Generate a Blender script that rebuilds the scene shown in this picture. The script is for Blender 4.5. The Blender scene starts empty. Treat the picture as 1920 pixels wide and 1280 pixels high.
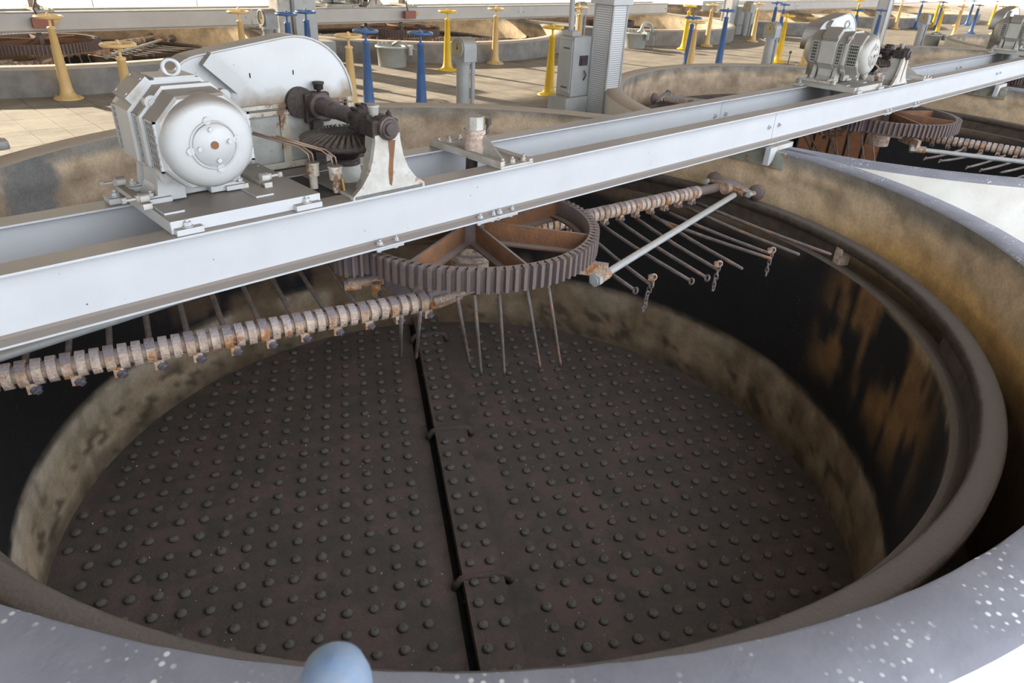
import bpy, bmesh, math, random
from math import sin, cos, pi, radians, sqrt, atan2, hypot
from mathutils import Vector, Matrix, noise
random.seed(7)
SC = bpy.context.scene
COL = SC.collection

# ------------------------------------------------------------------ camera, sky, sun, exposure
cam_data = bpy.data.cameras.new('camera')
cam = bpy.data.objects.new('camera', cam_data)
COL.objects.link(cam)
cam_data.sensor_width = 36.0
cam_data.lens = 24.576
cam_data.clip_start = 0.02
cam_data.clip_end = 500
_r = Vector((0.725096, -0.687128, 0.045726)); _u = Vector((0.306288, 0.381258, 0.872256)); _f = Vector((0.616785, 0.618464, -0.486907))
_m = Matrix((( _r.x, _u.x, -_f.x, -2.9279), (_r.y, _u.y, -_f.y, -3.3864), (_r.z, _u.z, -_f.z, 1.845), (0, 0, 0, 1)))
cam.matrix_world = _m
SC.camera = cam
cam_data.dof.use_dof = True
cam_data.dof.focus_distance = 4.3
cam_data.dof.aperture_fstop = 5.6

SUN_EL, SUN_AZ = radians(20.5), atan2(0.97, -0.22)          # the sun stands low behind the far windows
sun_vec = Vector((cos(SUN_AZ) * cos(SUN_EL), sin(SUN_AZ) * cos(SUN_EL), sin(SUN_EL)))
world = bpy.data.worlds.new('sky'); SC.world = world
world.use_nodes = True
nt = world.node_tree; nt.nodes.clear()
out = nt.nodes.new('ShaderNodeOutputWorld'); bg = nt.nodes.new('ShaderNodeBackground')
tc = nt.nodes.new('ShaderNodeTexCoord'); dot = nt.nodes.new('ShaderNodeVectorMath'); dot.operation = 'DOT_PRODUCT'
dot.inputs[1].default_value = sun_vec
ramp = nt.nodes.new('ShaderNodeValToRGB')
ramp.color_ramp.elements[0].position = 0.0; ramp.color_ramp.elements[0].color = (0.84, 0.90, 1.0, 1)
ramp.color_ramp.elements[1].position = 1.0; ramp.color_ramp.elements[1].color = (1.0, 0.86, 0.68, 1)
e = ramp.color_ramp.elements.new(0.5); e.color = (0.86, 0.91, 1.0, 1)
mr = nt.nodes.new('ShaderNodeMapRange'); mr.inputs['From Min'].default_value = -1
nt.links.new(tc.outputs['Generated'], dot.inputs[0]); nt.links.new(dot.outputs['Value'], mr.inputs['Value'])
nt.links.new(mr.outputs['Result'], ramp.inputs[0]); nt.links.new(ramp.outputs[0], bg.inputs['Color'])
nt.links.new(bg.outputs[0], out.inputs[0])
bg.inputs['Strength'].default_value = 3.8
sl = bpy.data.lights.new('sun', 'SUN'); sl.energy = 14.0; sl.angle = radians(0.9); sl.color = (1.0, 0.86, 0.66)
so = bpy.data.objects.new('sun', sl); COL.objects.link(so)
so.rotation_euler = sun_vec.to_track_quat('Z', 'Y').to_euler()
SC.view_settings.view_transform = 'Standard'
SC.view_settings.look = 'None'
SC.view_settings.gamma = 1.0
SC.view_settings.use_curve_mapping = False
SC.view_settings.exposure = 0.2

# ------------------------------------------------------------------ materials
MATS = {}
def mat(name, c1, c2=None, rough=0.8, metal=0.0, scale=6.0, bump=0.15, bscale=60.0, dust=None, dust_lo=0.35, spots=None, spot_scale=22.0, spot_w=0.10, c3=None, c3_scale=2.0, c3_lo=0.52, vcol=False, contrast=0.18):
    m = bpy.data.materials.new(name); m.use_nodes = True
    t = m.node_tree; t.nodes.clear()
    o = t.nodes.new('ShaderNodeOutputMaterial'); b = t.nodes.new('ShaderNodeBsdfPrincipled')
    t.links.new(b.outputs[0], o.inputs[0])
    b.inputs['Roughness'].default_value = rough; b.inputs['Metallic'].default_value = metal
    g = t.nodes.new('ShaderNodeNewGeometry'); tcn = t.nodes.new('ShaderNodeTexCoord')
    src = g.outputs['Position']
    def noise_fac(sc, lo, hi, detail=4.0, rg=0.6):
        n = t.nodes.new('ShaderNodeTexNoise'); n.inputs['Scale'].default_value = sc; n.inputs['Detail'].default_value = detail; n.inputs['Roughness'].default_value = rg
        t.links.new(src, n.inputs['Vector'])
        r = t.nodes.new('ShaderNodeMapRange'); r.inputs['From Min'].default_value = lo; r.inputs['From Max'].default_value = hi
        t.links.new(n.outputs['Fac'], r.inputs['Value']); return r.outputs['Result']
    def mix(fac, a, bb, mode='MIX'):
        x = t.nodes.new('ShaderNodeMix'); x.data_type = 'RGBA'; x.blend_type = mode
        if isinstance(fac, float): x.inputs['Factor'].default_value = fac
        else: t.links.new(fac, x.inputs['Factor'])
        for s, v in ((6, a), (7, bb)):
            if isinstance(v, tuple): x.inputs[s].default_value = (*v, 1)
            else: t.links.new(v, x.inputs[s])
        return x.outputs[2]
    if vcol:
        at = t.nodes.new('ShaderNodeVertexColor'); at.layer_name = 'stain_shade'
        k = noise_fac(scale, 0.3, 0.7)
        col = mix(k, at.outputs['Color'], mix(1.0, at.outputs['Color'], (0.62, 0.6, 0.58), 'MULTIPLY'))
        k2 = noise_fac(scale * 9, 0.35, 0.7)
        col = mix(k2, col, mix(1.0, col, (0.78, 0.78, 0.78), 'MULTIPLY'))
    else:
        c2 = c2 or tuple(v * 0.75 for v in c1)
        col = mix(noise_fac(scale, 0.5 - contrast, 0.5 + contrast), c1, c2)
    if c3: col = mix(noise_fac(c3_scale, c3_lo, c3_lo + 0.08), col, c3)
    if dust:
        sp = t.nodes.new('ShaderNodeSeparateXYZ'); t.links.new(g.outputs['Normal'], sp.inputs[0])
        r = t.nodes.new('ShaderNodeMapRange'); r.inputs['From Min'].default_value = dust_lo; r.inputs['From Max'].default_value = min(0.98, dust_lo + 0.35)
        t.links.new(sp.outputs['Z'], r.inputs['Value'])
        dn = noise_fac(14.0, 0.0, 0.30)
        mm = t.nodes.new('ShaderNodeMath'); mm.operation = 'MULTIPLY'; t.links.new(r.outputs['Result'], mm.inputs[0]); t.links.new(dn, mm.inputs[1])
        col = mix(mm.outputs[0], col, dust)
    if spots:
        v = t.nodes.new('ShaderNodeTexVoronoi'); v.inputs['Scale'].default_value = spot_scale; v.inputs['Randomness'].default_value = 1.0
        t.links.new(src, v.inputs['Vector'])
        r = t.nodes.new('ShaderNodeMapRange'); r.inputs['From Min'].default_value = spot_w; r.inputs['From Max'].default_value = spot_w * 0.6
        t.links.new(v.outputs['Distance'], r.inputs['Value'])
        gate = noise_fac(3.1, 0.5, 0.6)
        mm = t.nodes.new('ShaderNodeMath'); mm.operation = 'MULTIPLY'; t.links.new(r.outputs['Result'], mm.inputs[0]); t.links.new(gate, mm.inputs[1])
        col = mix(mm.outputs[0], col, spots)
    t.links.new(col, b.inputs['Base Color'])
    if bump:
        n = t.nodes.new('ShaderNodeTexNoise'); n.inputs['Scale'].default_value = bscale; n.inputs['Detail'].default_value = 3
        t.links.new(src, n.inputs['Vector'])
        bp = t.nodes.new('ShaderNodeBump'); bp.inputs['Strength'].default_value = bump; bp.inputs['Distance'].default_value = 0.01
        t.links.new(n.outputs['Fac'], bp.inputs['Height']); t.links.new(bp.outputs[0], b.inputs['Normal'])
    MATS[name] = m
    return m
DUST = (0.20, 0.17, 0.145)
mat('white_paint', (0.50, 0.513, 0.525), (0.465, 0.478, 0.487), rough=0.45, scale=3, dust=DUST, spots=(0.10, 0.10, 0.12), spot_scale=17, spot_w=0.085, bump=0.03)
mat('white_housing', (0.46, 0.47, 0.47), (0.40, 0.41, 0.40), rough=0.45, scale=4, dust=DUST, dust_lo=0.38, bump=0.05, c3=(0.40, 0.35, 0.27), c3_scale=5, c3_lo=0.62, spots=(0.15, 0.14, 0.13), spot_scale=18, spot_w=0.06)
mat('worn_white', (0.52, 0.52, 0.49), (0.36, 0.33, 0.28), rough=0.6, scale=9, dust=DUST, c3=(0.25, 0.11, 0.05), c3_scale=11, c3_lo=0.62, bump=0.2)
mat('dusty_housing', (0.42, 0.42, 0.38), (0.34, 0.335, 0.30), rough=0.55, scale=5, dust=(0.19, 0.17, 0.145), dust_lo=0.3, bump=0.1)
mat('rusty_white', (0.50, 0.49, 0.43), (0.34, 0.28, 0.20), rough=0.7, scale=8, dust=DUST, c3=(0.16, 0.085, 0.045), c3_scale=9, c3_lo=0.53, bump=0.2)
mat('grimy_grey', (0.36, 0.37, 0.34), (0.22, 0.21, 0.18), rough=0.6, scale=6, bump=0.1, c3=(0.20, 0.12, 0.06), c3_scale=9, c3_lo=0.63)
mat('grey_paint', (0.36, 0.37, 0.36), (0.30, 0.30, 0.29), rough=0.5, scale=4, dust=(0.26, 0.23, 0.19), bump=0.04)
mat('beam_grey', (0.50, 0.50, 0.49), (0.44, 0.44, 0.42), rough=0.5, scale=3, dust=(0.42, 0.38, 0.32), bump=0.04)
mat('green_plate', (0.30, 0.31, 0.26), (0.24, 0.24, 0.19), rough=0.7, scale=8, bump=0.2, c3=(0.22, 0.13, 0.06), c3_scale=8, c3_lo=0.55)
mat('black_grease', (0.016, 0.014, 0.014), (0.05, 0.034, 0.025), rough=0.7, scale=20, bump=0.6, dust=(0.045, 0.036, 0.03), dust_lo=0.5)
mat('greasy_teeth', (0.11, 0.085, 0.065), (0.05, 0.04, 0.035), rough=0.5, scale=20, bump=0.3)
mat('dark_shaft', (0.055, 0.045, 0.045), (0.11, 0.08, 0.07), rough=0.5, metal=0.3, scale=15, bump=0.2)
mat('gear_rust', (0.13, 0.105, 0.11), (0.17, 0.12, 0.095), rough=0.75, scale=14, bump=0.4, dust=(0.16, 0.12, 0.10))
mat('orange_rust', (0.23, 0.10, 0.04), (0.12, 0.065, 0.04), rough=0.9, scale=7, bump=0.5, dust=(0.17, 0.14, 0.12), dust_lo=0.6)
mat('crust', (0.64, 0.52, 0.40), (0.36, 0.26, 0.22), rough=0.95, scale=24, bump=0.9, bscale=90, dust=(0.33, 0.29, 0.285), dust_lo=0.45, c3=(0.36, 0.17, 0.08), c3_scale=12, c3_lo=0.60, spots=(0.6, 0.58, 0.55), spot_scale=60, spot_w=0.2)
mat('clamp_rust', (0.58, 0.46, 0.34), (0.34, 0.19, 0.12), rough=0.95, scale=22, bump=0.9, bscale=90, dust=(0.22, 0.19, 0.20), dust_lo=0.35, c3=(0.40, 0.17, 0.05), c3_scale=14, c3_lo=0.52)
mat('bolt_dark', (0.075, 0.08, 0.11), (0.13, 0.11, 0.11), rough=0.6, scale=30, bump=0.3)
mat('tine_iron', (0.17, 0.145, 0.135), (0.12, 0.095, 0.085), rough=0.85, scale=16, bump=0.5, c3=(0.26, 0.14, 0.08), c3_scale=6, c3_lo=0.55)
mat('chain_iron', (0.20, 0.16, 0.16), (0.14, 0.11, 0.11), rough=0.7, scale=30, bump=0.3)
mat('brace_paint', (0.42, 0.44, 0.44), (0.34, 0.35, 0.34), rough=0.6, scale=10, bump=0.1, dust=(0.30, 0.28, 0.25))
mat('yellow', (0.78, 0.50, 0.03), (0.68, 0.42, 0.03), rough=0.4, scale=6, bump=0.03, c3=(0.35, 0.20, 0.06), c3_scale=14, c3_lo=0.68)
mat('tan_yellow', (0.68, 0.46, 0.19), (0.60, 0.40, 0.17), rough=0.45, scale=6, bump=0.03, c3=(0.38, 0.26, 0.13), c3_scale=14, c3_lo=0.68)
mat('blue', (0.065, 0.14, 0.32), (0.05, 0.11, 0.25), rough=0.4, scale=6, bump=0.03, c3=(0.09, 0.15, 0.26), c3_scale=9, c3_lo=0.6)
mat('faded_blue', (0.10, 0.17, 0.28), (0.20, 0.22, 0.24), rough=0.7, scale=14, bump=0.1)
mat('pot_grey', (0.40, 0.42, 0.40), (0.34, 0.35, 0.33), rough=0.5, scale=5, bump=0.05)
mat('dial', (0.42, 0.34, 0.18), (0.36, 0.29, 0.16), rough=0.3, bump=0.0)
mat('black', (0.02, 0.02, 0.02), (0.03, 0.03, 0.03), rough=0.6, bump=0.0)
mat('dark_void', (0.012, 0.012, 0.012), (0.02, 0.02, 0.02), rough=0.9, bump=0.0)
mat('copper', (0.32, 0.23, 0.17), (0.24, 0.16, 0.12), rough=0.4, metal=0.5, bump=0.0)
mat('brass', (0.5, 0.33, 0.08), (0.4, 0.26, 0.08), rough=0.4, metal=0.5, bump=0.0)
mat('red_box', (0.32, 0.12, 0.09), (0.27, 0.11, 0.08), rough=0.6, bump=0.05)
mat('concrete_grey', (0.27, 0.255, 0.235), (0.18, 0.17, 0.155), rough=0.95, scale=5, bump=0.3, dust=(0.42, 0.38, 0.32))
mat('rim_top', (0.185, 0.185, 0.208), (0.14, 0.14, 0.162), rough=0.9, scale=4, bump=0.2, spots=(0.50, 0.49, 0.47), spot_scale=34, spot_w=0.30)
mat('rim_back', (0.42, 0.37, 0.31), (0.35, 0.30, 0.25), rough=0.9, scale=6, bump=0.2)
mat('whitewash', (0.60, 0.595, 0.56), (0.50, 0.48, 0.43), rough=0.9, scale=3, bump=0.15)
mat('stain_shade_wall', (0.3, 0.3, 0.3), vcol=True, rough=0.85, scale=5, bump=0.35, bscale=35)
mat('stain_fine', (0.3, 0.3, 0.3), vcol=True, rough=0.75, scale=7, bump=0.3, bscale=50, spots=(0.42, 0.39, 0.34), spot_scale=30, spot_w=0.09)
mat('rail_concrete', (0.095, 0.072, 0.055), (0.05, 0.038, 0.029), rough=0.9, scale=11, bump=0.6, bscale=50, dust=(0.10, 0.082, 0.07), dust_lo=0.75)
mat('filter_floor', (0.090, 0.070, 0.060), (0.064, 0.056, 0.049), rough=0.9, scale=5, bump=0.9, bscale=45, c3=(0.105, 0.075, 0.068), c3_scale=2.4, c3_lo=0.5, spots=(0.3, 0.28, 0.26), spot_scale=55, spot_w=0.13)
mat('nozzle', (0.13, 0.12, 0.11), (0.10, 0.092, 0.082), rough=0.8, scale=10, bump=0.2, bscale=90)
mat('ground_pale', (0.86, 0.84, 0.80), (0.82, 0.80, 0.76), rough=0.95, scale=0.5, bump=0)
mat('unseen_ceiling_and_wall_paint', (0.50, 0.48, 0.45), (0.46, 0.44, 0.41), rough=0.9, bump=0)
mat('wood_brown', (0.30, 0.13, 0.06), (0.22, 0.09, 0.04), rough=0.8, scale=12, bump=0.2)
mat('cable', (0.03, 0.03, 0.03), (0.05, 0.045, 0.04), rough=0.6, bump=0)

for n_ in ('black', 'dark_void'):
    MATS[n_].node_tree.nodes['Principled BSDF'].inputs['Specular IOR Level'].default_value = 0.0
def rim_far_tint():
    m = MATS['rim_top']; t = m.node_tree; b = [n for n in t.nodes if n.type == 'BSDF_PRINCIPLED'][0]
    g = [n for n in t.nodes if n.type == 'NEW_GEOMETRY'][0]; l = b.inputs['Base Color'].links[0]; srcs = l.from_socket
    sp = t.nodes.new('ShaderNodeSeparateXYZ'); t.links.new(g.outputs['Position'], sp.inputs[0])
    r = t.nodes.new('ShaderNodeMapRange'); r.inputs['From Min'].default_value = 0.2; r.inputs['From Max'].default_value = 1.4; t.links.new(sp.outputs['Y'], r.inputs['Value'])
    x = t.nodes.new('ShaderNodeMix'); x.data_type = 'RGBA'; t.links.new(r.outputs['Result'], x.inputs['Factor']); t.links.new(srcs, x.inputs[6]); x.inputs[7].default_value = (0.34, 0.28, 0.22, 1)
    t.links.new(x.outputs[2], b.inputs['Base Color'])
rim_far_tint()
def grime_band():
    mat('guard_paint', (0.50, 0.515, 0.52), (0.45, 0.46, 0.455), rough=0.45, scale=4, dust=DUST, dust_lo=0.38, bump=0.04, spots=(0.15, 0.14, 0.13), spot_scale=18, spot_w=0.06)
    m = MATS['guard_paint']; t = m.node_tree; b = [n for n in t.nodes if n.type == 'BSDF_PRINCIPLED'][0]
    g = [n for n in t.nodes if n.type == 'NEW_GEOMETRY'][0]; srcs = b.inputs['Base Color'].links[0].from_socket
    sp = t.nodes.new('ShaderNodeSeparateXYZ'); t.links.new(g.outputs['Position'], sp.inputs[0])
    n = t.nodes.new('ShaderNodeTexNoise'); n.inputs['Scale'].default_value = 7; n.inputs['Detail'].default_value = 5; t.links.new(g.outputs['Position'], n.inputs['Vector'])
    a = t.nodes.new('ShaderNodeMath'); a.operation = 'MULTIPLY_ADD'; a.inputs[1].default_value = -0.22; t.links.new(n.outputs['Fac'], a.inputs[0]); t.links.new(sp.outputs['Z'], a.inputs[2])
    r = t.nodes.new('ShaderNodeMapRange'); r.inputs['From Min'].default_value = 1.03; r.inputs['From Max'].default_value = 0.93; t.links.new(a.outputs[0], r.inputs['Value'])
    x = t.nodes.new('ShaderNodeMix'); x.data_type = 'RGBA'; t.links.new(r.outputs['Result'], x.inputs['Factor']); t.links.new(srcs, x.inputs[6]); x.inputs[7].default_value = (0.20, 0.15, 0.09, 1)
    t.links.new(x.outputs[2], b.inputs['Base Color'])
grime_band()
# ribbed deck tiles
def deck_material():
    m = mat('deck_tile', (0.31, 0.27, 0.22), (0.165, 0.142, 0.12), rough=0.85, scale=2.2, bump=0, contrast=0.22)
    t = m.node_tree; b = [n for n in t.nodes if n.type == 'BSDF_PRINCIPLED'][0]
    g = [n for n in t.nodes if n.type == 'NEW_GEOMETRY'][0]
    v = t.nodes.new('ShaderNodeTexVoronoi'); v.inputs['Scale'].default_value = 42; v.inputs['Randomness'].default_value = 0.0
    t.links.new(g.outputs['Position'], v.inputs['Vector'])
    bp = t.nodes.new('ShaderNodeBump'); bp.inputs['Strength'].default_value = 0.8; bp.inputs['Distance'].default_value = 0.006; bp.invert = True
    t.links.new(v.outputs['Distance'], bp.inputs['Height']); t.links.new(bp.outputs[0], b.inputs['Normal'])
deck_material()
def perforated():
    m = bpy.data.materials.new('perforated_sheet'); m.use_nodes = True; t = m.node_tree; b = t.nodes['Principled BSDF']
    b.inputs['Roughness'].default_value = 0.5
    tcn = t.nodes.new('ShaderNodeTexCoord'); v = t.nodes.new('ShaderNodeTexVoronoi'); v.inputs['Scale'].default_value = 1.0; v.inputs['Randomness'].default_value = 0.0
    mp = t.nodes.new('ShaderNodeVectorMath'); mp.inputs[1].default_value = (44, 44, 38); mp.operation = 'MULTIPLY_ADD'; mp.inputs[2].default_value = (0.0, 0.0, 0.0)
    t.links.new(tcn.outputs['Object'], mp.inputs[0]); t.links.new(mp.outputs[0], v.inputs['Vector'])
    r = t.nodes.new('ShaderNodeValToRGB'); r.color_ramp.elements[0].position = 0.24; r.color_ramp.elements[0].color = (0.10, 0.10, 0.10, 1); r.color_ramp.elements[1].position = 0.32; r.color_ramp.elements[1].color = (0.60, 0.61, 0.61, 1)
    t.links.new(v.outputs['Distance'], r.inputs[0]); t.links.new(r.outputs[0], b.inputs['Base Color'])
    MATS['perforated_sheet'] = m
perforated()
def glass():
    m = bpy.data.materials.new('window_glass'); m.use_nodes = True; t = m.node_tree; t.nodes.clear()
    o = t.nodes.new('ShaderNodeOutputMaterial'); mx = t.nodes.new('ShaderNodeMixShader'); tr = t.nodes.new('ShaderNodeBsdfTransparent'); gl = t.nodes.new('ShaderNodeBsdfGlossy')
    gl.inputs['Roughness'].default_value = 0.05; tr.inputs['Color'].default_value = (0.96, 0.97, 0.97, 1); mx.inputs[0].default_value = 0.05
    t.links.new(tr.outputs[0], mx.inputs[1]); t.links.new(gl.outputs[0], mx.inputs[2]); t.links.new(mx.outputs[0], o.inputs[0])
    MATS['window_glass'] = m
glass()

# ------------------------------------------------------------------ mesh builder
def frame(axis):
    a = Vector(axis).normalized(); h = Vector((0, 0, 1)) if abs(a.z) < 0.9 else Vector((1, 0, 0))
    x = h.cross(a).normalized(); y = a.cross(x); return x, y, a
class MB:
    def __init__(s): s.v = []; s.f = []; s.mi = []; s.sm = []; s.cur = 0; s.col = None
    def add(s, vs, fs, smooth=False):
        o = len(s.v); s.v += [tuple(v) for v in vs]
        for f in fs: s.f.append(tuple(i + o for i in f)); s.mi.append(s.cur); s.sm.append(smooth)
        return s
    def box(s, c, d, rz=0.0, taper=1.0, R=None):
        vs = []
        M = R or Matrix.Rotation(rz, 3, 'Z')
        for z in (-1, 1):
            k = taper if z > 0 else 1
            for x, y in ((-1, -1), (1, -1), (1, 1), (-1, 1)):
                vs.append(Vector(c) + M @ Vector((x * d[0] / 2 * k, y * d[1] / 2 * k, z * d[2] / 2)))
        return s.add(vs, [(0, 3, 2, 1), (4, 5, 6, 7), (0, 1, 5, 4), (1, 2, 6, 5), (2, 3, 7, 6), (3, 0, 4, 7)])
    def bb(s, x0, x1, y0, y1, z0, z1): return s.box(((x0 + x1) / 2, (y0 + y1) / 2, (z0 + z1) / 2), (x1 - x0, y1 - y0, z1 - z0))
    def bevbox(s, x0, x1, y0, y1, z0, z1, b=0.006):
        # a box with chamfered edges
        vs = []; c = ((x0 + x1) / 2, (y0 + y1) / 2, (z0 + z1) / 2); h = ((x1 - x0) / 2, (y1 - y0) / 2, (z1 - z0) / 2)
        bm = bmesh.new(); bmesh.ops.create_cube(bm, size=1)
        for v in bm.verts: v.co = Vector((c[0] + v.co.x * 2 * h[0], c[1] + v.co.y * 2 * h[1], c[2] + v.co.z * 2 * h[2]))
        bmesh.ops.bevel(bm, geom=list(bm.edges), offset=b, segments=2, affect='EDGES', profile=0.5)
        bm.verts.ensure_lookup_table(); vs = [v.co.copy() for v in bm.verts]; fs = [[v.index for v in f.verts] for f in bm.faces]; bm.free()
        return s.add(vs, fs)
    def lathe(s, prof, o=(0, 0, 0), axis=(0, 0, 1), n=20, closed=False, smooth=True, phase=0.0, xdir=None):
        x, y, a = frame(axis)
        if xdir is not None: x = Vector(xdir); y = a.cross(x)
        vs = []; m = len(prof)
        for i in range(n):
            t = 2 * pi * i / n + phase; d = x * cos(t) + y * sin(t)
            for (r, h) in prof: vs.append(Vector(o) + d * r + a * h)
        fs = []
        for i in range(n):
            j = (i + 1) % n
            for k in range(m - 1 if not closed else m):
                k2 = (k + 1) % m; fs.append((i * m + k, j * m + k, j * m + k2, i * m + k2))
        return s.add(vs, fs, smooth)
    def cyl(s, p0, p1, r, n=12, r2=None, smooth=True, phase=0.0):
        p0 = Vector(p0); p1 = Vector(p1); L = (p1 - p0).length; r2 = r if r2 is None else r2
        s.lathe([(r, 0), (r2, L)], p0, p1 - p0, n, smooth=smooth, phase=phase)
        s.lathe([(0, 0), (r, 0)], p0, p1 - p0, n, smooth=False, phase=phase); s.lathe([(r2, L), (0, L)], p0, p1 - p0, n, smooth=False, phase=phase)
        return s
    def hexa(s, p0, p1, r, phase=0.0): return s.cyl(p0, p1, r, 6, smooth=False, phase=phase)
    def tube(s, pts, r, n=8, closed=False):
        pts = [Vector(p) for p in pts]; m = len(pts); vs = []
        up = None
        for i, p in enumerate(pts):
            a = pts[(i - 1) % m] if (i or closed) else p; b = pts[(i + 1) % m] if (i < m - 1 or closed) else p
            d = (b - a).normalized()
            if up is None: x, y, _ = frame(d); up = x
            x = (up - d * up.dot(d)).normalized(); y = d.cross(x); up = x
            rr = r[i] if isinstance(r, (list, tuple)) else r
            for k in range(n): vs.append(p + (x * cos(2 * pi * k / n) + y * sin(2 * pi * k / n)) * rr)
        fs = []
        for i in range(m if closed else m - 1):
            for k in range(n): fs.append((i * n + k, i * n + (k + 1) % n, ((i + 1) % m) * n + (k + 1) % n, ((i + 1) % m) * n + k))
        if not closed: fs += [tuple(range(n))[::-1], tuple((m - 1) * n + k for k in range(n))]
        return s.add(vs, fs, True)
    def torus(s, c, R, r, axis=(0, 0, 1), n=28, k=8, sq=None):
        x, y, a = frame(axis); pts = [Vector(c) + (x * cos(2 * pi * i / n) * (sq[0] if sq else 1) + y * sin(2 * pi * i / n) * (sq[1] if sq else 1)) * R for i in range(n)]
        return s.tube(pts, r, k, True)
    def prism(s, poly, o, ex, ey, ez, d):
        # polygon in the (ex,ey) plane at o pushed d along ez
        ex, ey, ez, o = Vector(ex), Vector(ey), Vector(ez), Vector(o); n = len(poly)
        vs = [o + ex * a + ey * b for a, b in poly] + [o + ex * a + ey * b + ez * d for a, b in poly]
        return s.add(vs, [tuple(range(n))[::-1], tuple(range(n, 2 * n))] + [(i, (i + 1) % n, n + (i + 1) % n, n + i) for i in range(n)])
    def build(s, name, mats, parent=None, loc=None):
        me = bpy.data.meshes.new(name); me.from_pydata(s.v, [], s.f)
        for m in (mats if isinstance(mats, (list, tuple)) else [mats]): me.materials.append(MATS[m])
        me.polygons.foreach_set('material_index', s.mi); me.polygons.foreach_set('use_smooth', s.sm)
        if s.col:
            ca = me.color_attributes.new('stain_shade', 'FLOAT_COLOR', 'POINT')
            flat = []
            for c in s.col: flat += [c[0], c[1], c[2], 1.0]
            ca.data.foreach_set('color', flat)
        bm = bmesh.new(); bm.from_mesh(me); bmesh.ops.recalc_face_normals(bm, faces=bm.faces); bm.to_mesh(me); bm.free()
        me.update()
        o = bpy.data.objects.new(name, me); COL.objects.link(o)
        if parent: o.parent = parent
        if loc: o.location = loc
        return o
def tag(o, label=None, cat=None, group=None, kind=None):
    if label: o['label'] = label
    if cat: o['category'] = cat
    if group: o['group'] = group
    if kind: o['kind'] = kind
    return o
def thing(name, loc, label, cat, group=None, rz=0.0):
    o = bpy.data.objects.new(name, None); COL.objects.link(o); o.location = loc; o.rotation_euler = (0, 0, rz); o.empty_display_size = 0.1
    return tag(o, label, cat, group)
KIDS = {}
def kids(o): return [c for c in o.children]
def copy_tree(o, loc=None, rz=None, label=None, parent=None, skip=()):
    c = o.copy(); COL.objects.link(c)
    if parent is not None: c.parent = parent
    if loc is not None: c.location = loc
    if rz is not None: c.rotation_euler = (0, 0, rz)
    if label: c['label'] = label
    for ch in kids(o):
        if ch.name.split('.')[0] in skip: continue
        copy_tree(ch, parent=c)
    return c

# ------------------------------------------------------------------ layout
PITCH = 7.05; RY = 10.65                         # tank spacing and the second row's axis
R_IN, R_OUT = 3.40, 3.635; RIM = 0.345
ROW1 = [(PITCH * k, 0.0) for k in range(0, 5)]
ROW2 = [(PITCH * k, RY) for k in range(0, 6)]

# deck base slab with round openings
def deck_base():
    mb = MB(); Rh = 3.5; N = 36
    x0, x1 = -12.0, PITCH * 5.5
    def band(y, ks):
        xs0 = ks[0] * PITCH - 3.5
        for k in ks:
            cx = k * PITCH
            for i in range(N):
                a = -3.5 + 7.0 * i / N; b = -3.5 + 7.0 * (i + 1) / N
                ya = sqrt(max(0, Rh * Rh - a * a)); yb = sqrt(max(0, Rh * Rh - b * b))
                for sgn in (1, -1):
                    zz = -0.45 if (y == 0 and sgn < 0) else 0
                    mb.add([(cx + a, y + sgn * ya, zz), (cx + b, y + sgn * yb, zz), (cx + b, y + sgn * 3.6, zz), (cx + a, y + sgn * 3.6, zz)], [(0, 1, 2, 3) if sgn > 0 else (3, 2, 1, 0)])
            yl = y if y == 0 else y - 3.6
            mb.add([(cx + 3.5, yl, 0), (cx + 3.55, yl, 0), (cx + 3.55, y + 3.6, 0), (cx + 3.5, y + 3.6, 0)], [(0, 1, 2, 3)])
            if y == 0: mb.add([(cx + 3.5, -3.6, -0.45), (cx + 3.55, -3.6, -0.45), (cx + 3.55, 0, -0.45), (cx + 3.5, 0, -0.45)], [(0, 1, 2, 3)])
        mb.add([(x0, y - 3.6, 0), (xs0, y - 3.6, 0), (xs0, y + 3.6, 0), (x0, y + 3.6, 0)], [(0, 1, 2, 3)])
        xe = ks[-1] * PITCH + 3.55
        mb.add([(xe, y - 3.6, 0), (60, y - 3.6, 0), (60, y + 3.6, 0), (xe, y + 3.6, 0)], [(0, 1, 2, 3)])
    band(0.0, range(0, 5)); band(RY, range(0, 6))
    mb.add([(x0, 3.6, 0), (60, 3.6, 0), (60, RY - 3.6, 0), (x0, RY - 3.6, 0)], [(0, 1, 2, 3)])
    mb.add([(x0, RY + 3.6, 0), (60, RY + 3.6, 0), (60, 16.2, 0), (x0, 16.2, 0)], [(0, 1, 2, 3)])
    mb.add([(x0, -9, -0.45), (60, -9, -0.45), (60, -3.6, -0.45), (x0, -3.6, -0.45)], [(0, 1, 2, 3)])
    o = mb.build('floor', 'deck_tile'); o.location.z = -0.004
    return tag(o, kind='structure')
floor = deck_base()
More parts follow.
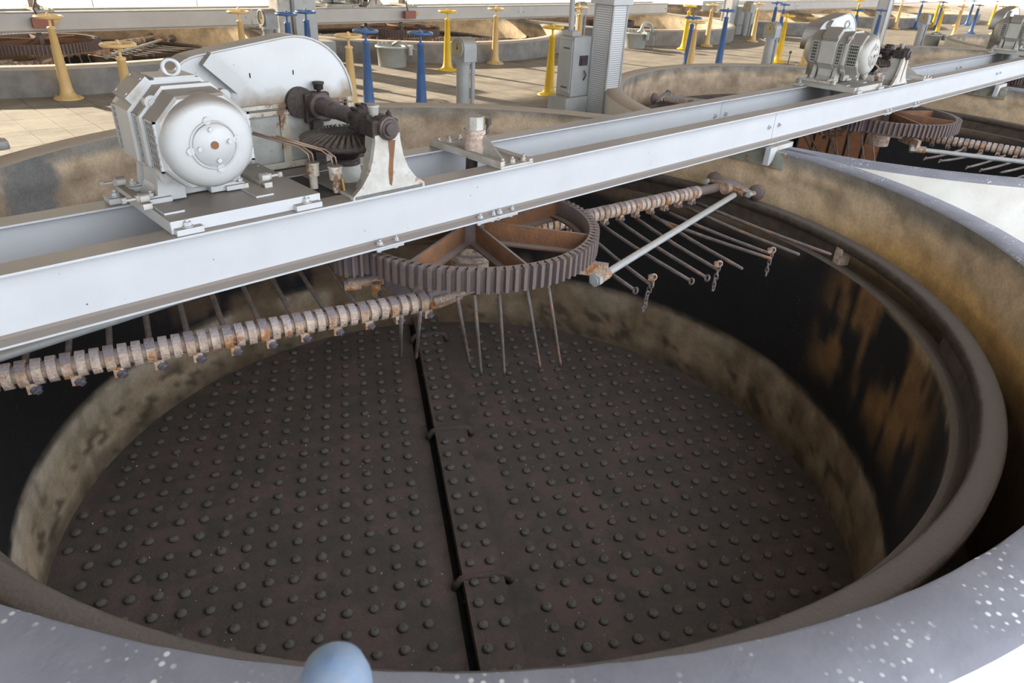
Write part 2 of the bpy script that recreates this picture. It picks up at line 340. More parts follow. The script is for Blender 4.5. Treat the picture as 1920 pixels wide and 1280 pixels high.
# rows of ribbed tiles laid between the two tank rows, 0.31 m strips; cut where they meet a tank wall
def clip(poly, cx, cy, R):
    mx = sum(p[0] for p in poly) / len(poly); my = sum(p[1] for p in poly) / len(poly)
    d = hypot(mx - cx, my - cy)
    if d > R + 0.9: return poly
    ux, uy = (mx - cx) / d, (my - cy) / d; out = []
    for i in range(len(poly)):
        a, b = poly[i], poly[(i + 1) % len(poly)]
        da = (a[0] - cx) * ux + (a[1] - cy) * uy - R; db = (b[0] - cx) * ux + (b[1] - cy) * uy - R
        if da >= 0: out.append(a)
        if (da >= 0) != (db >= 0): t = da / (da - db); out.append((a[0] + (b[0] - a[0]) * t, a[1] + (b[1] - a[1]) * t))
    return out
tile_cache = {}
ntile = 0
W_T, L_T = 0.31, 0.62
for i in range(-13, 42):
    xa = i * W_T + 0.11
    for j in range(-6, 14):
        ya = 2.2 + j * L_T
        if ntile >= 298: break
        g = 0.005
        poly = [(xa + g, ya + g), (xa + W_T - g, ya + g), (xa + W_T - g, ya + L_T - g), (xa + g, ya + L_T - g)]
        mx, my = xa + W_T / 2, ya + L_T / 2
        if any(hypot(mx - c[0], my - c[1]) < 3.6 for c in ROW1[:3] + ROW2[:3]): continue
        if my > 8.6 or my < 1.6 or (xa < -2.2 and my < 6.0 and xa < -3.0): continue
        full = True
        for c in ROW1[:3] + ROW2[:3]:
            p2 = clip(poly, c[0], c[1], 3.56)
            if p2 != poly: full = False; poly = p2
        if len(poly) < 3: continue
        ntile += 1
        if full and 'full' in tile_cache:
            o = tile_cache['full'].copy(); COL.objects.link(o); o.location = (xa, ya, 0)
            continue
        loc = (xa, ya, 0); n = len(poly)
        q = [(p[0] - xa, p[1] - ya) for p in poly]
        mb = MB(); mb.prism(q, (0, 0, -0.004), (1, 0, 0), (0, 1, 0), (0, 0, 1), 0.010)
        o = mb.build('tile', 'deck_tile', floor, loc)
        if full: tile_cache['full'] = o

# ground outside, unseen roof shaped for the light, rear glazing
gm = MB()
for x0, x1, y0, y1 in ((-150, 200, -150, -9), (-150, 200, 16.3, 250), (-150, -12, -9, 16.3), (60, 200, -9, 16.3)): gm.add([(x0, y0, -0.06), (x1, y0, -0.06), (x1, y1, -0.06), (x0, y1, -0.06)], [(0, 1, 2, 3)])
tag(gm.build('ground', 'ground_pale'), kind='structure')
cm = MB(); cm.bb(-12, 60, -3.8, 17.0, 5.6, 5.8); cm.bb(-12, -1.5, -7.0, -3.8, 5.6, 5.8)  # out of view; outline cut to let sky light in from the front right
tag(cm.build('unseen_ceiling', 'unseen_ceiling_and_wall_paint'), kind='structure')
wl = MB().bb(-12.2, -12.0, -7.0, 17.0, -0.3, 5.6).build('unseen_wall_left', 'unseen_ceiling_and_wall_paint'); tag(wl, kind='structure')  # out of view, added to close off light from the left end
wb = MB(); wb.bb(-12, 60, 16.2, 16.35, -0.3, 0.05); wb.bb(-12, 60, 16.2, 16.35, 4.7, 5.6)
tag(wb.build('wall_back', 'unseen_ceiling_and_wall_paint'), kind='structure')
w = thing('window_1', (0, 16.25, 0), None, None); tag(w, kind='structure')
fr = MB(); npan = 30
for k in range(npan + 1): fr.bb(-12 + k * 2.4 - 0.015, -12 + k * 2.4 + 0.015, -0.02, 0.02, 0.05, 4.7)
fr.build('window_frame', 'white_paint', w)
pane = MB().bb(0.02, 2.38, -0.003, 0.003, 0.05, 4.7).build('window_pane', 'window_glass', w, (-12, 0, 0))
for k in range(1, npan):
    c = pane.copy(); COL.objects.link(c); c.location.x = -12 + k * 2.4

# ------------------------------------------------------------------ filter tank
def nz(x, y, z): return noise.fractal(Vector((x, y, z)), 1.0, 2.0, 4)
def lerp(a, b, t):
    t = max(0.0, min(1.0, t)); return tuple(a[i] + (b[i] - a[i]) * t for i in range(3))
def ss(a, b, x):
    t = max(0.0, min(1.0, (x - a) / (b - a))); return t * t * (3 - 2 * t)
def cyl_wall(R, z0, z1, colf, nth=288, nzz=24, th0=0.0, th1=2 * pi):
    mb = MB(); mb.col = []; vs = []
    for i in range(nth + 1):
        t = th0 + (th1 - th0) * i / nth
        for k in range(nzz + 1):
            z = z0 + (z1 - z0) * k / nzz
            vs.append((R * cos(t), R * sin(t), z)); mb.col.append(colf(t, z))
    m = nzz + 1
    mb.add(vs, [(i * m + k, (i + 1) * m + k, (i + 1) * m + k + 1, i * m + k + 1) for i in range(nth) for k in range(nzz)], True)
    return mb
def outer_col(t, z):
    x, y = cos(t), sin(t); n1 = nz(x * 2.2, y * 2.2, z * 2.5); n2 = nz(x * 7, y * 7, z * 5 + 9)
    grey = (0.33, 0.31, 0.27); tan = (0.86, 0.67, 0.45); orange = (0.88, 0.56, 0.22); dark = (0.14, 0.10, 0.07)
    c = lerp(tan, grey, ss(0.20 + 0.07 * n1, 0.30 + 0.05 * n1, z))
    deg = (math.degrees(t) + 180) % 360 - 180
    w_or = ss(0.12, -0.12, z + 0.10 * n1) * ss(-8, -40, deg) * ss(-140, -100, deg) + 0.22 * ss(0.0, -0.2, z)
    c = lerp(c, orange, w_or)
    brownb = ss(30, 60, deg) * ss(170, 140, deg)
    c = lerp(c, (0.48, 0.36, 0.26), 0.75 * brownb * ss(0.3, 0.1, z))
    c = lerp(c, dark, 0.9 * ss(-0.235, -0.36, z))  # shade of the outer channel painted in: wall darkens downwards below the rail
    c = lerp(c, tuple(v * 0.62 for v in c), ss(0.05, 0.45, n2) * ss(-0.1, 0.25, z + 0.1))
    line = math.exp(-((z + 0.225 + 0.01 * n1) / 0.018) ** 2) * ss(-25, -34, deg) * ss(-75, -62, deg)  # thin cast shadow painted into the wall colour, just below rail height
    c = lerp(c, dark, 0.75 * line)
    # light grey mortar patch at the far left
    if 121 < deg + 3 * n1 < 128.5 and z > -0.12: c = lerp(c, (0.27, 0.28, 0.27), 0.95)
    return c
def inner_col(t, z):
    x, y = cos(t), sin(t); deg = (math.degrees(t) + 180) % 360 - 180
    n1 = nz(x * 3.0, y * 3.0, z * 1.2); n2 = nz(x * 9, y * 9, z * 2.0 + 5); n3 = nz(x * 16 + 3, y * 16, z * 7)
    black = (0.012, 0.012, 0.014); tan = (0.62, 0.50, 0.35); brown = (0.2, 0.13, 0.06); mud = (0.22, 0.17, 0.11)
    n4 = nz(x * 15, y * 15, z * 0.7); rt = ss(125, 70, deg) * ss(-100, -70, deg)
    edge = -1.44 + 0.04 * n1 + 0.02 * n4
    base = lerp((0.80, 0.69, 0.53), (0.66, 0.53, 0.37), ss(-1.52, -1.66, z + 0.04 * n1))
    base = lerp(base, (0.30, 0.215, 0.13), (0.6 + 0.3 * ss(-0.2, 0.3, n2)) * rt)
    base = lerp(base, mud, ss(-1.86 + 0.12 * n2, -2.02, z) * 0.85)
    base = lerp(base, (0.10, 0.08, 0.055), ss(0.24, 0.40, n3 + 0.25 * n2) * ss(-1.58, -1.75, z) * 0.8)
    base = lerp(base, tuple(v * 0.75 for v in base), ss(-0.1, 0.4, n4))
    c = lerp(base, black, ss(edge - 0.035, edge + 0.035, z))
    wear = ss(-26, -34, deg) * ss(-70, -56, deg) * ss(-1.3, -0.8, z + 0.25 * n1) * ss(0.02, 0.40, n4 * 0.9 + n1 * 0.7 + 0.16)
    c = lerp(c, (0.34, 0.19, 0.075), 0.85 * wear)
    mid = ss(25, 45, deg) * ss(125, 100, deg) * ss(-0.05, 0.35, n1 + n4 * 0.5)
    c = lerp(c, (0.22, 0.15, 0.09), 0.8 * mid)
    c = lerp(c, (0.25, 0.18, 0.12), ss(-0.42, -0.30, z + 0.06 * n2) * ss(-28, -5, deg) * 0.8)
    c = lerp(c, (0.50, 0.40, 0.24), 0.8 * ss(-0.36, -0.33, z + 0.05 * n4 - 0.02) * ss(-40, -44, deg) * ss(-84, -76, deg))
    return c
def grid_ring(R0, R1, z0, z1, n=144, th0=0.0, th1=2 * pi):
    vs = []
    for i in range(n + 1):
        t = th0 + (th1 - th0) * i / n; vs += [(R0 * cos(t), R0 * sin(t), z0), (R1 * cos(t), R1 * sin(t), z1)]
    return vs, [(2 * i, 2 * i + 1, 2 * i + 3, 2 * i + 2) for i in range(n)]
TANK_PARTS = {}
def make_tank(loc, label, row, first=False):
    t = thing('filter_tank', (loc[0], loc[1], 0), label, 'tank', 'round concrete filter tanks')
    if TANK_PARTS.get(row):
        for o in TANK_PARTS[row]:
            c = o.copy(); COL.objects.link(c); c.parent = t
        return t
    L = []
    L.append(cyl_wall(R_IN, -1.2, RIM - 0.012, outer_col).build('outer_wall', 'stain_shade_wall', t))
    mb = MB(); jit = [0.004 * nz(cos(2 * pi * i / 288) * 30, sin(2 * pi * i / 288) * 30, 1) for i in range(289)]
    rings = [(R_IN, RIM - 0.012), (R_IN + 0.012, RIM), (R_OUT - 0.03, RIM), (R_OUT, RIM - 0.03)]
    vs = []
    for i in range(288):
        th = 2 * pi * i / 288
        for q, (r, z) in enumerate(rings):
            rr = r + (jit[i] if q < 2 else 0); vs.append((rr * cos(th), rr * sin(th), z))
    mb.add(vs, [(i * 4 + k, i * 4 + k + 1, ((i + 1) % 288) * 4 + k + 1, ((i + 1) % 288) * 4 + k) for i in range(288) for k in range(3)], True)
    L.append(mb.build('rim', 'rim_top' if row == 1 else 'rim_back', t))
    mb = MB(); v, f = grid_ring(R_OUT, R_OUT, -0.47 if row == 1 else -0.02, RIM - 0.03, 144); mb.add(v, f, True)
    L.append(mb.build('outer_face', 'whitewash' if row == 1 else 'concrete_grey', t))
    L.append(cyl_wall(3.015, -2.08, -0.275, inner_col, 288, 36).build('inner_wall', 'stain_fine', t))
    mb = MB(); v, f = grid_ring(3.015, 3.045, -0.275, -0.262, 144); mb.add(v, f, True); v, f = grid_ring(3.045, 3.15, -0.262, -0.285, 144); mb.add(v, f, True)
    v, f = grid_ring(3.15, 3.15, -0.285, -1.2, 96); mb.add(v, f, True)
    L.append(mb.build('weir_ledge', 'rail_concrete', t))
    prof = [(3.09, -0.15), (3.09, -0.095), (3.105, -0.08), (3.195, -0.08), (3.21, -0.095), (3.21, -0.15)]
    L.append(MB().lathe(prof, n=288, closed=True).build('wheel_rail', 'rail_concrete', t))
    mb = MB()
    for a, b in ((radians(-28), radians(308 - 2)),):
        v, f = grid_ring(3.10, 3.10, -0.285, -0.14, 160, a + 0.0, b); mb.add(v, f, True)
    # tapering end of the slot, where the infill drops away
    L.append(mb.build('rail_infill', 'rail_concrete', t))
    for deg in (-27.3,):
        a = radians(deg); L.append(MB().box((3.13 * cos(a), 3.13 * sin(a), -0.21), (0.10, 0.07, 0.14), a).build('rail_post', 'crust', t))
    mb = MB(); v, f = grid_ring(3.14, 3.41, -1.19, -1.19, 96); mb.add(v, f)
    L.append(mb.build('outer_channel_floor', 'filter_floor', t))
    # floor disc
    mb = MB(); n = 96
    mb.add([(3.04 * cos(2 * pi * i / n), 3.04 * sin(2 * pi * i / n), -2.08) for i in range(n)], [tuple(range(n))])
    L.append(mb.build('filter_floor', 'filter_floor', t))
    TANK_PARTS[row] = L
    return t
tank1 = make_tank(ROW1[0], 'nearest round concrete filter tank, open, with studded floor', 1)
names1 = ['second filter tank of the near row, right behind the nearest one', 'third filter tank of the near row, seen past the second motor', 'fourth filter tank of the near row, far right', 'farthest filter tank of the near row']
for c, l in zip(ROW1[1:], names1): make_tank(c, l, 1)
names2 = ['filter tank of the far row at the left edge', 'filter tank of the far row behind the blue valve stands', 'filter tank of the far row behind the perforated column', 'fourth filter tank of the far row, behind the second motor', 'fifth filter tank of the far row, far right', 'last filter tank of the far row']
for c, l in zip(ROW2, names2): make_tank(c, l, 2)

# studded floor of the nearest tank
CH_A = radians(-121.5); cd = Vector((cos(CH_A), sin(CH_A), 0)); cn = Vector((-cd.y, cd.x, 0))          # direction of the raised channel cover
C0 = Vector((0.241, 0.728, 0)); off_l = C0.dot(cn)                                          # one edge passes here; the cover lies on the +cn side
WCH = 0.285; hz = 0.10; zf = -2.08
sgn = 1 if (Vector((0.575, 0.558, 0)) - C0).dot(cn) > 0 else -1
oc = off_l + sgn * WCH / 2
half = sqrt(3.01 ** 2 - oc ** 2)
bands = []
for px_, py_ in ((1.276, 2.2), (0.38, 0.63), (-0.558, -0.84)): bands.append(Vector((px_, py_, 0)).dot(cd))
bands = sorted(bands)
edges = [-half] + bands + [half]
for a, b in zip(edges[:-1], edges[1:]):
    m = cn * oc + cd * (a + b) / 2
    mb = MB(); mb.box((m.x, m.y, zf + hz / 2), (abs(b - a) - 0.02, WCH, hz), CH_A); mb.build('channel_cover', 'filter_floor', tank1)
m = cn * (off_l - sgn * 0.028); MB().box((m.x, m.y, zf + 0.002), (2 * half - 0.1, 0.05, 0.004), CH_A).build('channel_shade_strip', 'dark_void', tank1)  # flat dark strip on the floor, painted shade along the cover's edge
for b in bands:
    m = cn * oc + cd * b; pts = []
    for a, zz in ((-WCH / 2 - 0.055, 0.01), (-WCH / 2 - 0.045, 0.05), (-WCH / 2 - 0.015, 0.088), (-WCH / 2 + 0.02, 0.098), (WCH / 2 - 0.02, 0.098), (WCH / 2 + 0.015, 0.088), (WCH / 2 + 0.045, 0.05), (WCH / 2 + 0.055, 0.01)):
        p = m + cn * a; pts.append((p.x, p.y, zf + zz))
    MB().tube(pts, 0.028, 8).build('channel_strap', 'filter_floor', tank1)
noz = MB(); noz.lathe([(0.0, 0.030), (0.012, 0.030), (0.027, 0.025), (0.035, 0.014), (0.033, 0.007), (0.018, 0.0)], n=12); noz.lathe([(0.007, 0.029), (0.006, 0.036), (0, 0.036)], n=6)
spots = []
PN = 0.1775; G = 20; dr = Vector((cos(radians(-30)), sin(radians(-30)), 0)); dc = Vector((-dr.y, dr.x, 0))
for i in range(-G, G + 1):
    for j in range(-G, G + 1):
        # two halves of the grid, either side of the channel
        s_ = i * PN; a = off_l if sgn > 0 else off_l
        q = oc + s_
        if abs(s_) < WCH / 2 + 0.03 + 0.02 and i != 0: continue
        if i == 0: continue
        q = oc + (1 if i > 0 else -1) * (WCH / 2 + 0.085 + (abs(i) - 1) * PN)
        p = cn * q + cd * (j * PN + 0.03 + random.uniform(-0.006, 0.006)) + cn * random.uniform(-0.006, 0.006)
        if p.length < 2.94: spots.append((p.x, p.y, zf))
for j in range(-G, G + 1):
    for q in (-0.072, 0.072):
        p = cn * (oc + q) + cd * (j * PN)
        if p.length < 2.9 and all(abs(j * PN - b) > 0.045 for b in bands): spots.append((p.x, p.y, zf + hz))
camxy = Vector((-2.93, -3.39, 1.845))
def vis(p):
    d = Vector(p) - camxy; z = d.dot(_f); x = d.dot(_r) / z * 1310.7 + 960; y = 640 - d.dot(_u) / z * 1310.7
    return -10 < x < 1930 and y < 1285
def hidden_by_wall(p):
    # sight line crosses the near rim
    d = Vector(p) - camxy; t = (RIM - camxy.z) / d.z; q = camxy + d * t
    if hypot(q.x, q.y) > 3.41: return True
    t = (-0.27 - camxy.z) / d.z; q = camxy + d * t
    return hypot(q.x, q.y) > 3.03
spots = [p for p in spots if vis(p)]
spots.sort(key=lambda p: (hidden_by_wall(p), (Vector(p) - camxy).length))
n0 = noz.build('nozzle', 'nozzle', tank1)
n0.location = spots[0]; n0.rotation_euler = (0, 0, 0)
for p in spots[1:298]:
    c = n0.copy(); COL.objects.link(c); c.location = p; c.rotation_euler = (random.uniform(-.08, .08), random.uniform(-.08, .08), random.uniform(0, 6)); s_ = random.uniform(0.92, 1.08); c.scale = (s_, s_, s_)
rest = MB()
for p in spots[298:]:
    rest.add([(v[0] + p[0], v[1] + p[1], v[2] + p[2]) for v in noz.v], noz.f, True)
tag(rest.build('far_nozzles', 'nozzle', tank1), kind='stuff')
# grit on the floor
gr = MB()
for k in range(420):
    a = random.uniform(0, 2 * pi); r = 2.9 * sqrt(random.random()); s_ = random.uniform(0.003, 0.009); x, y = r * cos(a), r * sin(a)
    gr.box((x, y, zf + s_ / 2), (s_, s_ * random.uniform(0.6, 1.4), s_), random.uniform(0, 3), 0.6)
tag(gr.build('grit', 'whitewash', tank1), kind='stuff')
# bolts and cables: helpers used by the machines
def bolt(mb, p, r=0.018, h=0.016, axis=(0, 0, 1), washer=True):
    p = Vector(p); a = Vector(axis)
    if washer: mb.cyl(p, p + a * 0.004, r * 1.35, 12)
    mb.hexa(p + a * 0.004, p + a * (0.004 + h), r, random.uniform(0, 1)); mb.cyl(p + a * (0.004 + h), p + a * (0.004 + h * 1.7), r * 0.5, 8)

# ------------------------------------------------------------------ steel beams
ZB0, ZB1 = 0.392, 0.690
def ibeam(L):
    mb = MB(); W, tf, tw = 0.13, 0.014, 0.010; H = ZB1 - ZB0
    prof = [(-W / 2, 0), (W / 2, 0), (W / 2, tf * 0.7), (tw / 2 + 0.012, tf * 1.5), (tw / 2, tf * 2.3), (tw / 2, H - tf * 2.3), (tw / 2 + 0.012, H - tf * 1.5), (W / 2, H - tf * 0.7), (W / 2, H), (-W / 2, H), (-W / 2, H - tf * 0.7), (-tw / 2 - 0.012, H - tf * 1.5), (-tw / 2, H - tf * 2.3), (-tw / 2, tf * 2.3), (-tw / 2 - 0.012, tf * 1.5), (-W / 2, tf * 0.7)]
    mb.prism(prof, (0, 0, ZB0), (0, 1, 0), (0, 0, 1), (1, 0, 0), L); return mb
def beam(x, y, L, label, m='white_paint', group=None):
    t = thing('steel_beam', (x, y, 0), label, 'beam', group)
    ibeam(L).build('web_and_flanges', m, t)
    for xx in (0.09, L - 0.09):
        b = MB(); bolt(b, (xx, -0.006, 0.54), 0.016, 0.014, (0, -1, 0)); b.build('bolt', m, t)
    return t
XS = [-8.6, 3.46, 10.50, 17.55, 24.6, 31.6]
YF, YR = -0.272, 0.30
lab = ['white steel beam in front, running under the nearest motor', 'white steel beam in front, under the second motor', 'white front beam under the third motor at the right edge', 'white front beam beyond the third motor', 'farthest white front beam']
lab2 = ['white steel beam behind the nearest motor, inner face visible', 'rear white beam of the pair under the second motor', 'rear white beam of the pair under the third motor', 'rear white beam beyond the third motor', 'farthest white rear beam']
for k in range(5):
    L = XS[k + 1] - XS[k] - 0.008
    beam(XS[k], YF, L, lab[k]); beam(XS[k], YR, L, lab2[k])
lab3 = ['grey front beam across the left tank of the far row', 'grey front beam across the far row tank behind the blue stands', 'grey front beam across the far row tank behind the column', 'grey front beam of the far row beyond the gap', 'grey front beam at the far end of the far row']
spans = [(-8.6, 3.46), (3.475, 10.5), (10.51, 16.7), (19.5, 25.0), (25.02, 34)]
for (a, b), l in zip(spans, lab3):
    beam(a, RY + YF, b - a, l, 'beam_grey'); beam(a, RY + YR, b - a, l.replace('front beam', 'rear beam'), 'beam_grey')

# curved saddle plates that carry the beam joints on the rims
def saddle(x, y, label):
    t = thing('beam_saddle', (x, y, 0), label, 'bracket', 'white saddle plates under the beam joints')
    MB().bevbox(-0.10, 0.22, -0.40, 0.42, RIM, ZB0, 0.004).build('seat_plate', 'worn_white', t)
    poly = [(0, 0), (0.10, 0), (0.085, -0.05), (0.05, -0.12), (0.0, -0.16), (-0.03, -0.16), (-0.03, 0)]
    for yy in (-0.405,):
        MB().prism([(-0.19 + p[0], p[1]) for p in poly], (0, yy, RIM + 0.045), (1, 0, 0), (0, 0, 1), (0, 1, 0), 0.05).build('curved_lug', 'white_paint', t)
    MB().bevbox(-0.11, -0.065, -0.50, 0.45, RIM - 0.155, RIM, 0.004).build('wall_plate', 'green_plate', t)
    return t
saddle(3.46, 0, 'white curved saddle under the beam joint between the first two tanks')
saddle(10.5, 0, 'white curved saddle under the beam joint at the right edge')

# ------------------------------------------------------------------ motor drive
def grille(w, h, nx, nzz):
    mb = MB(); mb.cur = 0
    f = 0.008
    for x0, x1, z0, z1 in ((-w / 2, w / 2, -h / 2, -h / 2 + f), (-w / 2, w / 2, h / 2 - f, h / 2), (-w / 2, -w / 2 + f, -h / 2, h / 2), (w / 2 - f, w / 2, -h / 2, h / 2)): mb.bb(x0, x1, -0.006, 0.006, z0, z1)
    for i in range(1, nx): x = -w / 2 + w * i / nx; mb.bb(x - 0.0022, x + 0.0022, -0.0055, -0.003, -h / 2, h / 2)
    for i in range(1, nzz): z = -h / 2 + h * i / nzz; mb.bb(-w / 2, w / 2, -0.0055, -0.003, z - 0.003, z + 0.003)
    mb.cur = 1; mb.bb(-w / 2 + 0.004, w / 2 - 0.004, -0.0032, 0.006, -h / 2 + 0.004, h / 2 - 0.004)
    return mb
def make_motor(loc, label):
    t = thing('electric_motor', loc, label, 'motor', 'white electric motors')
    # axis along y through (0,0,zc)
    zc = 0.295
    R = 0.222
    mb = MB()                                                             # octagonal stator frame
    def octo(r, k=0.34):
        a = r; b = r * k * 1.2; return [(a, b), (b, a), (-b, a), (-a, b), (-a, -b), (-b, -a), (b, -a), (a, -b)]
    def loft(secs):
        vs = []; n = 8
        for (y, r, k) in secs: vs += [(p[0], y, zc + p[1]) for p in octo(r, k)]
        fs = [tuple(range(8)), tuple((len(secs) - 1) * 8 + i for i in range(8))[::-1]]
        for s_ in range(len(secs) - 1):
            for i in range(8): fs.append((s_ * 8 + i, s_ * 8 + (i + 1) % 8, (s_ + 1) * 8 + (i + 1) % 8, (s_ + 1) * 8 + i))
        mb.add(vs, fs)
    loft([(-0.262, 0.186, 0.44), (-0.250, 0.198, 0.43), (-0.125, 0.206, 0.42), (-0.12, 0.220, 0.40), (-0.095, 0.220, 0.40), (-0.09, 0.207, 0.42), (-0.005, 0.209, 0.42), (0.0, 0.226, 0.40), (0.165, 0.226, 0.40), (0.17, 0.209, 0.42), (0.285, 0.200, 0.42), (0.29, 0.19, 0.42)])
    mb.build('stator_frame', 'white_housing', t)
    mb = MB(); mb.lathe([(0.0, 0.0), (0.112, 0.0), (0.150, 0.005), (0.178, 0.018), (0.196, 0.045), (0.203, 0.085), (0.203, 0.13), (0.0, 0.13)], (0, -0.325, zc), (0, 1, 0), 40)
    mb.build('fan_cowl', 'white_housing', t)
    mb = MB(); mb.lathe([(0.0, 0.0), (0.09, 0.0), (0.092, 0.004), (0.092, 0.02)], (0, -0.333, zc), (0, 1, 0), 36)
    mb.lathe([(0.098, 0.012), (0.098, 0.0), (0.104, 0.0), (0.104, 0.014)], (0, -0.3315, zc), (0, 1, 0), 36)
    for a in (0, 90, 180, 270):
        c, s_ = cos(radians(a + 8)), sin(radians(a + 8))
        mb.cyl((0.104 * c, -0.331, zc + 0.104 * s_), (0.104 * c, -0.322, zc + 0.104 * s_), 0.017, 14)
    ep = mb.build('end_plate', 'white_housing', t)
    for a in (8, 98, 188, 278):
        c, s_ = cos(radians(a)), sin(radians(a))
        MB().cyl((0.068 * c, -0.341, zc + 0.068 * s_), (0.068 * c, -0.33, zc + 0.068 * s_), 0.010, 12).build('screw', 'white_housing', ep)
    MB().cyl((0, -0.338, zc), (0, -0.33, zc), 0.017, 16).build('shaft_hole', 'orange_rust', ep)
    mb = MB(); mb.lathe([(0.195, 0), (0.19, 0.02), (0.12, 0.10), (0.07, 0.12), (0, 0.12)], (0, 0.285, zc), (0, 1, 0), 32); mb.build('rear_bell', 'white_housing', t)
    # side grilles, facing -x and +x, tilted with the frame
    for sx in (-1, 1):
        for (y, w_, h_) in ((-0.19, 0.115, 0.215), (-0.047, 0.068, 0.22), (0.228, 0.075, 0.21)):
            g = grille(w_, h_, 6 if w_ > 0.1 else 4, 7); o = g.build('grille', ['white_housing', 'dark_void'], t, (sx * (0.2035 if y < -0.1 else 0.2095), y, zc - 0.005)); o.rotation_euler = (0, 0, radians(-90 * sx) if sx < 0 else radians(90))
            if sx < 0: o.rotation_euler = (0, 0, radians(-90))
    mb = MB()                                                              # lugs with bolt holes on the frame corners
    for y in (-0.107,):
        for sx in (-1, 1):
            for sz in (-1, 1):
                mb = MB(); mb.cyl((sx * 0.158, y - 0.020, zc + sz * 0.158), (sx * 0.158, y + 0.016, zc + sz * 0.158), 0.030, 14); mb.cyl((sx * 0.158, y - 0.026, zc + sz * 0.158), (sx * 0.158, y - 0.018, zc + sz * 0.158), 0.014, 12); mb.build('corner_lug', 'white_housing', t)
    MB().prism([(-0.20, 0.0), (0.20, 0.0), (0.17, 0.06), (0.16, 0.16), (-0.16, 0.16), (-0.17, 0.06)], (0, 0.005, 0.0), (1, 0, 0), (0, 0, 1), (0, 1, 0), 0.15).build('base_skirt', 'white_housing', t)
    bx = MB(); M = Matrix.Rotation(radians(-40), 3, 'Y'); bx.box((-0.158, 0.085, zc + 0.183), (0.13, 0.17, 0.05), R=M)
    tb = bx.build('terminal_box', 'white_housing', t)
    b = None
    for dx, dy in ((-0.045, -0.065), (0.045, -0.065), (-0.045, 0.065), (0.045, 0.065)):
        p = Vector((-0.158, 0.085, zc + 0.183)) + M @ Vector((dx, dy, 0.024)); b = MB(); b.cyl(p, p + M @ Vector((0, 0, 0.006)), 0.007, 8); b.build('cover_screw', 'white_paint', tb)
    mb = MB(); mb.bb(-0.09, 0.09, -0.0, 0.165, zc + 0.224, zc + 0.236); mb.build('top_strap', 'white_housing', t)
    mb = MB(); mb.cyl((0, 0.03, zc + 0.222), (0, 0.03, zc + 0.238), 0.018, 12); mb.torus((0, 0.03, zc + 0.270), 0.033, 0.010, (0.35, 1, 0)); mb.build('lifting_eye', 'white_paint', t)
    for sx in (-1, 1):
        for y in (-0.03, 0.20):
            mb = MB()
            mb.prism([(sx * 0.06, 0.0), (sx * 0.235, 0.0), (sx * 0.235, 0.022), (sx * 0.185, 0.032), (sx * 0.165, 0.17), (sx * 0.06, 0.17)], (0, y - 0.018, 0.0), (1, 0, 0), (0, 0, 1), (0, 1, 0), 0.036); mb.bb(min(sx * 0.13, sx * 0.24), max(sx * 0.13, sx * 0.24), y - 0.035, y + 0.035, 0, 0.022)
            bolt(mb, (sx * 0.212, y, 0.024), 0.015, 0.016)
            mb.build('foot', 'white_housing', t)
    return t
def jack(mb, p, d, L=0.075):
    p = Vector(p); d = Vector(d)
    mb.cyl(p - d * 0.02, p + d * 0.02, 0.022, 14); mb.hexa(p + d * 0.02, p + d * 0.034, 0.017); mb.cyl(p + d * 0.03, p + d * L, 0.008, 8); mb.hexa(p + d * L, p + d * (L + 0.018), 0.014)
def make_bedplate(loc, label):
    t = thing('motor_bedplate', loc, label, 'plate', 'bedplates under the motors')
    MB().bevbox(-0.255, 0.475, -0.29, 0.38, ZB1, ZB1 + 0.06, 0.004).build('plate', 'white_paint', t)
    for (x0, x1, y0, y1) in ((-0.245, -0.125, -0.325, -0.24), (0.325, 0.465, -0.325, -0.24), (-0.335, -0.255, 0.27, 0.36), (0.40, 0.50, 0.30, 0.38)):
        c = MB().bevbox(x0, x1, y0, y1, ZB1, ZB1 + 0.028, 0.003).build('clamp_block', 'white_paint', t)
        b = MB(); bolt(b, ((x0 + x1) / 2, (y0 + y1) / 2 - 0.01, ZB1 + 0.028), 0.018, 0.018)
        b.build('bolt', 'white_paint', c)
    for x in (-0.195, 0.235): MB().bb(x - 0.045, x + 0.045, -0.19, 0.32, ZB1 + 0.06, ZB1 + 0.068).build('slide_rail', 'white_paint', t)
    z = ZB1 + 0.105
    for sx in (-1, 1):
        xx = -0.265 if sx < 0 else 0.315
        MB().bb(xx - 0.02, xx + 0.02, -0.07, 0.33, ZB1 + 0.06, ZB1 + 0.085).build('stop_bar', 'worn_white', t)
        for y in (-0.03, 0.28):
            mb = MB(); jack(mb, (xx, y, z), (sx, 0, 0)); mb.build('adjusting_bolt', 'worn_white', t)
    return t
def hull2(c1, r1, c2, r2, n=40):
    pts = [(c1[0] + r1 * cos(2 * pi * i / n), c1[1] + r1 * sin(2 * pi * i / n)) for i in range(n)] + [(c2[0] + r2 * cos(2 * pi * i / n), c2[1] + r2 * sin(2 * pi * i / n)) for i in range(n)]
    pts = sorted(set((round(a, 5), round(b, 5)) for a, b in pts))
    def half_(P):
        h = []
        for p in P:
            while len(h) > 1 and (h[-1][0] - h[-2][0]) * (p[1] - h[-2][1]) - (h[-1][1] - h[-2][1]) * (p[0] - h[-2][0]) <= 0: h.pop()
            h.append(p)
        return h
    a = half_(pts); b = half_(pts[::-1]); return a[:-1] + b[:-1]
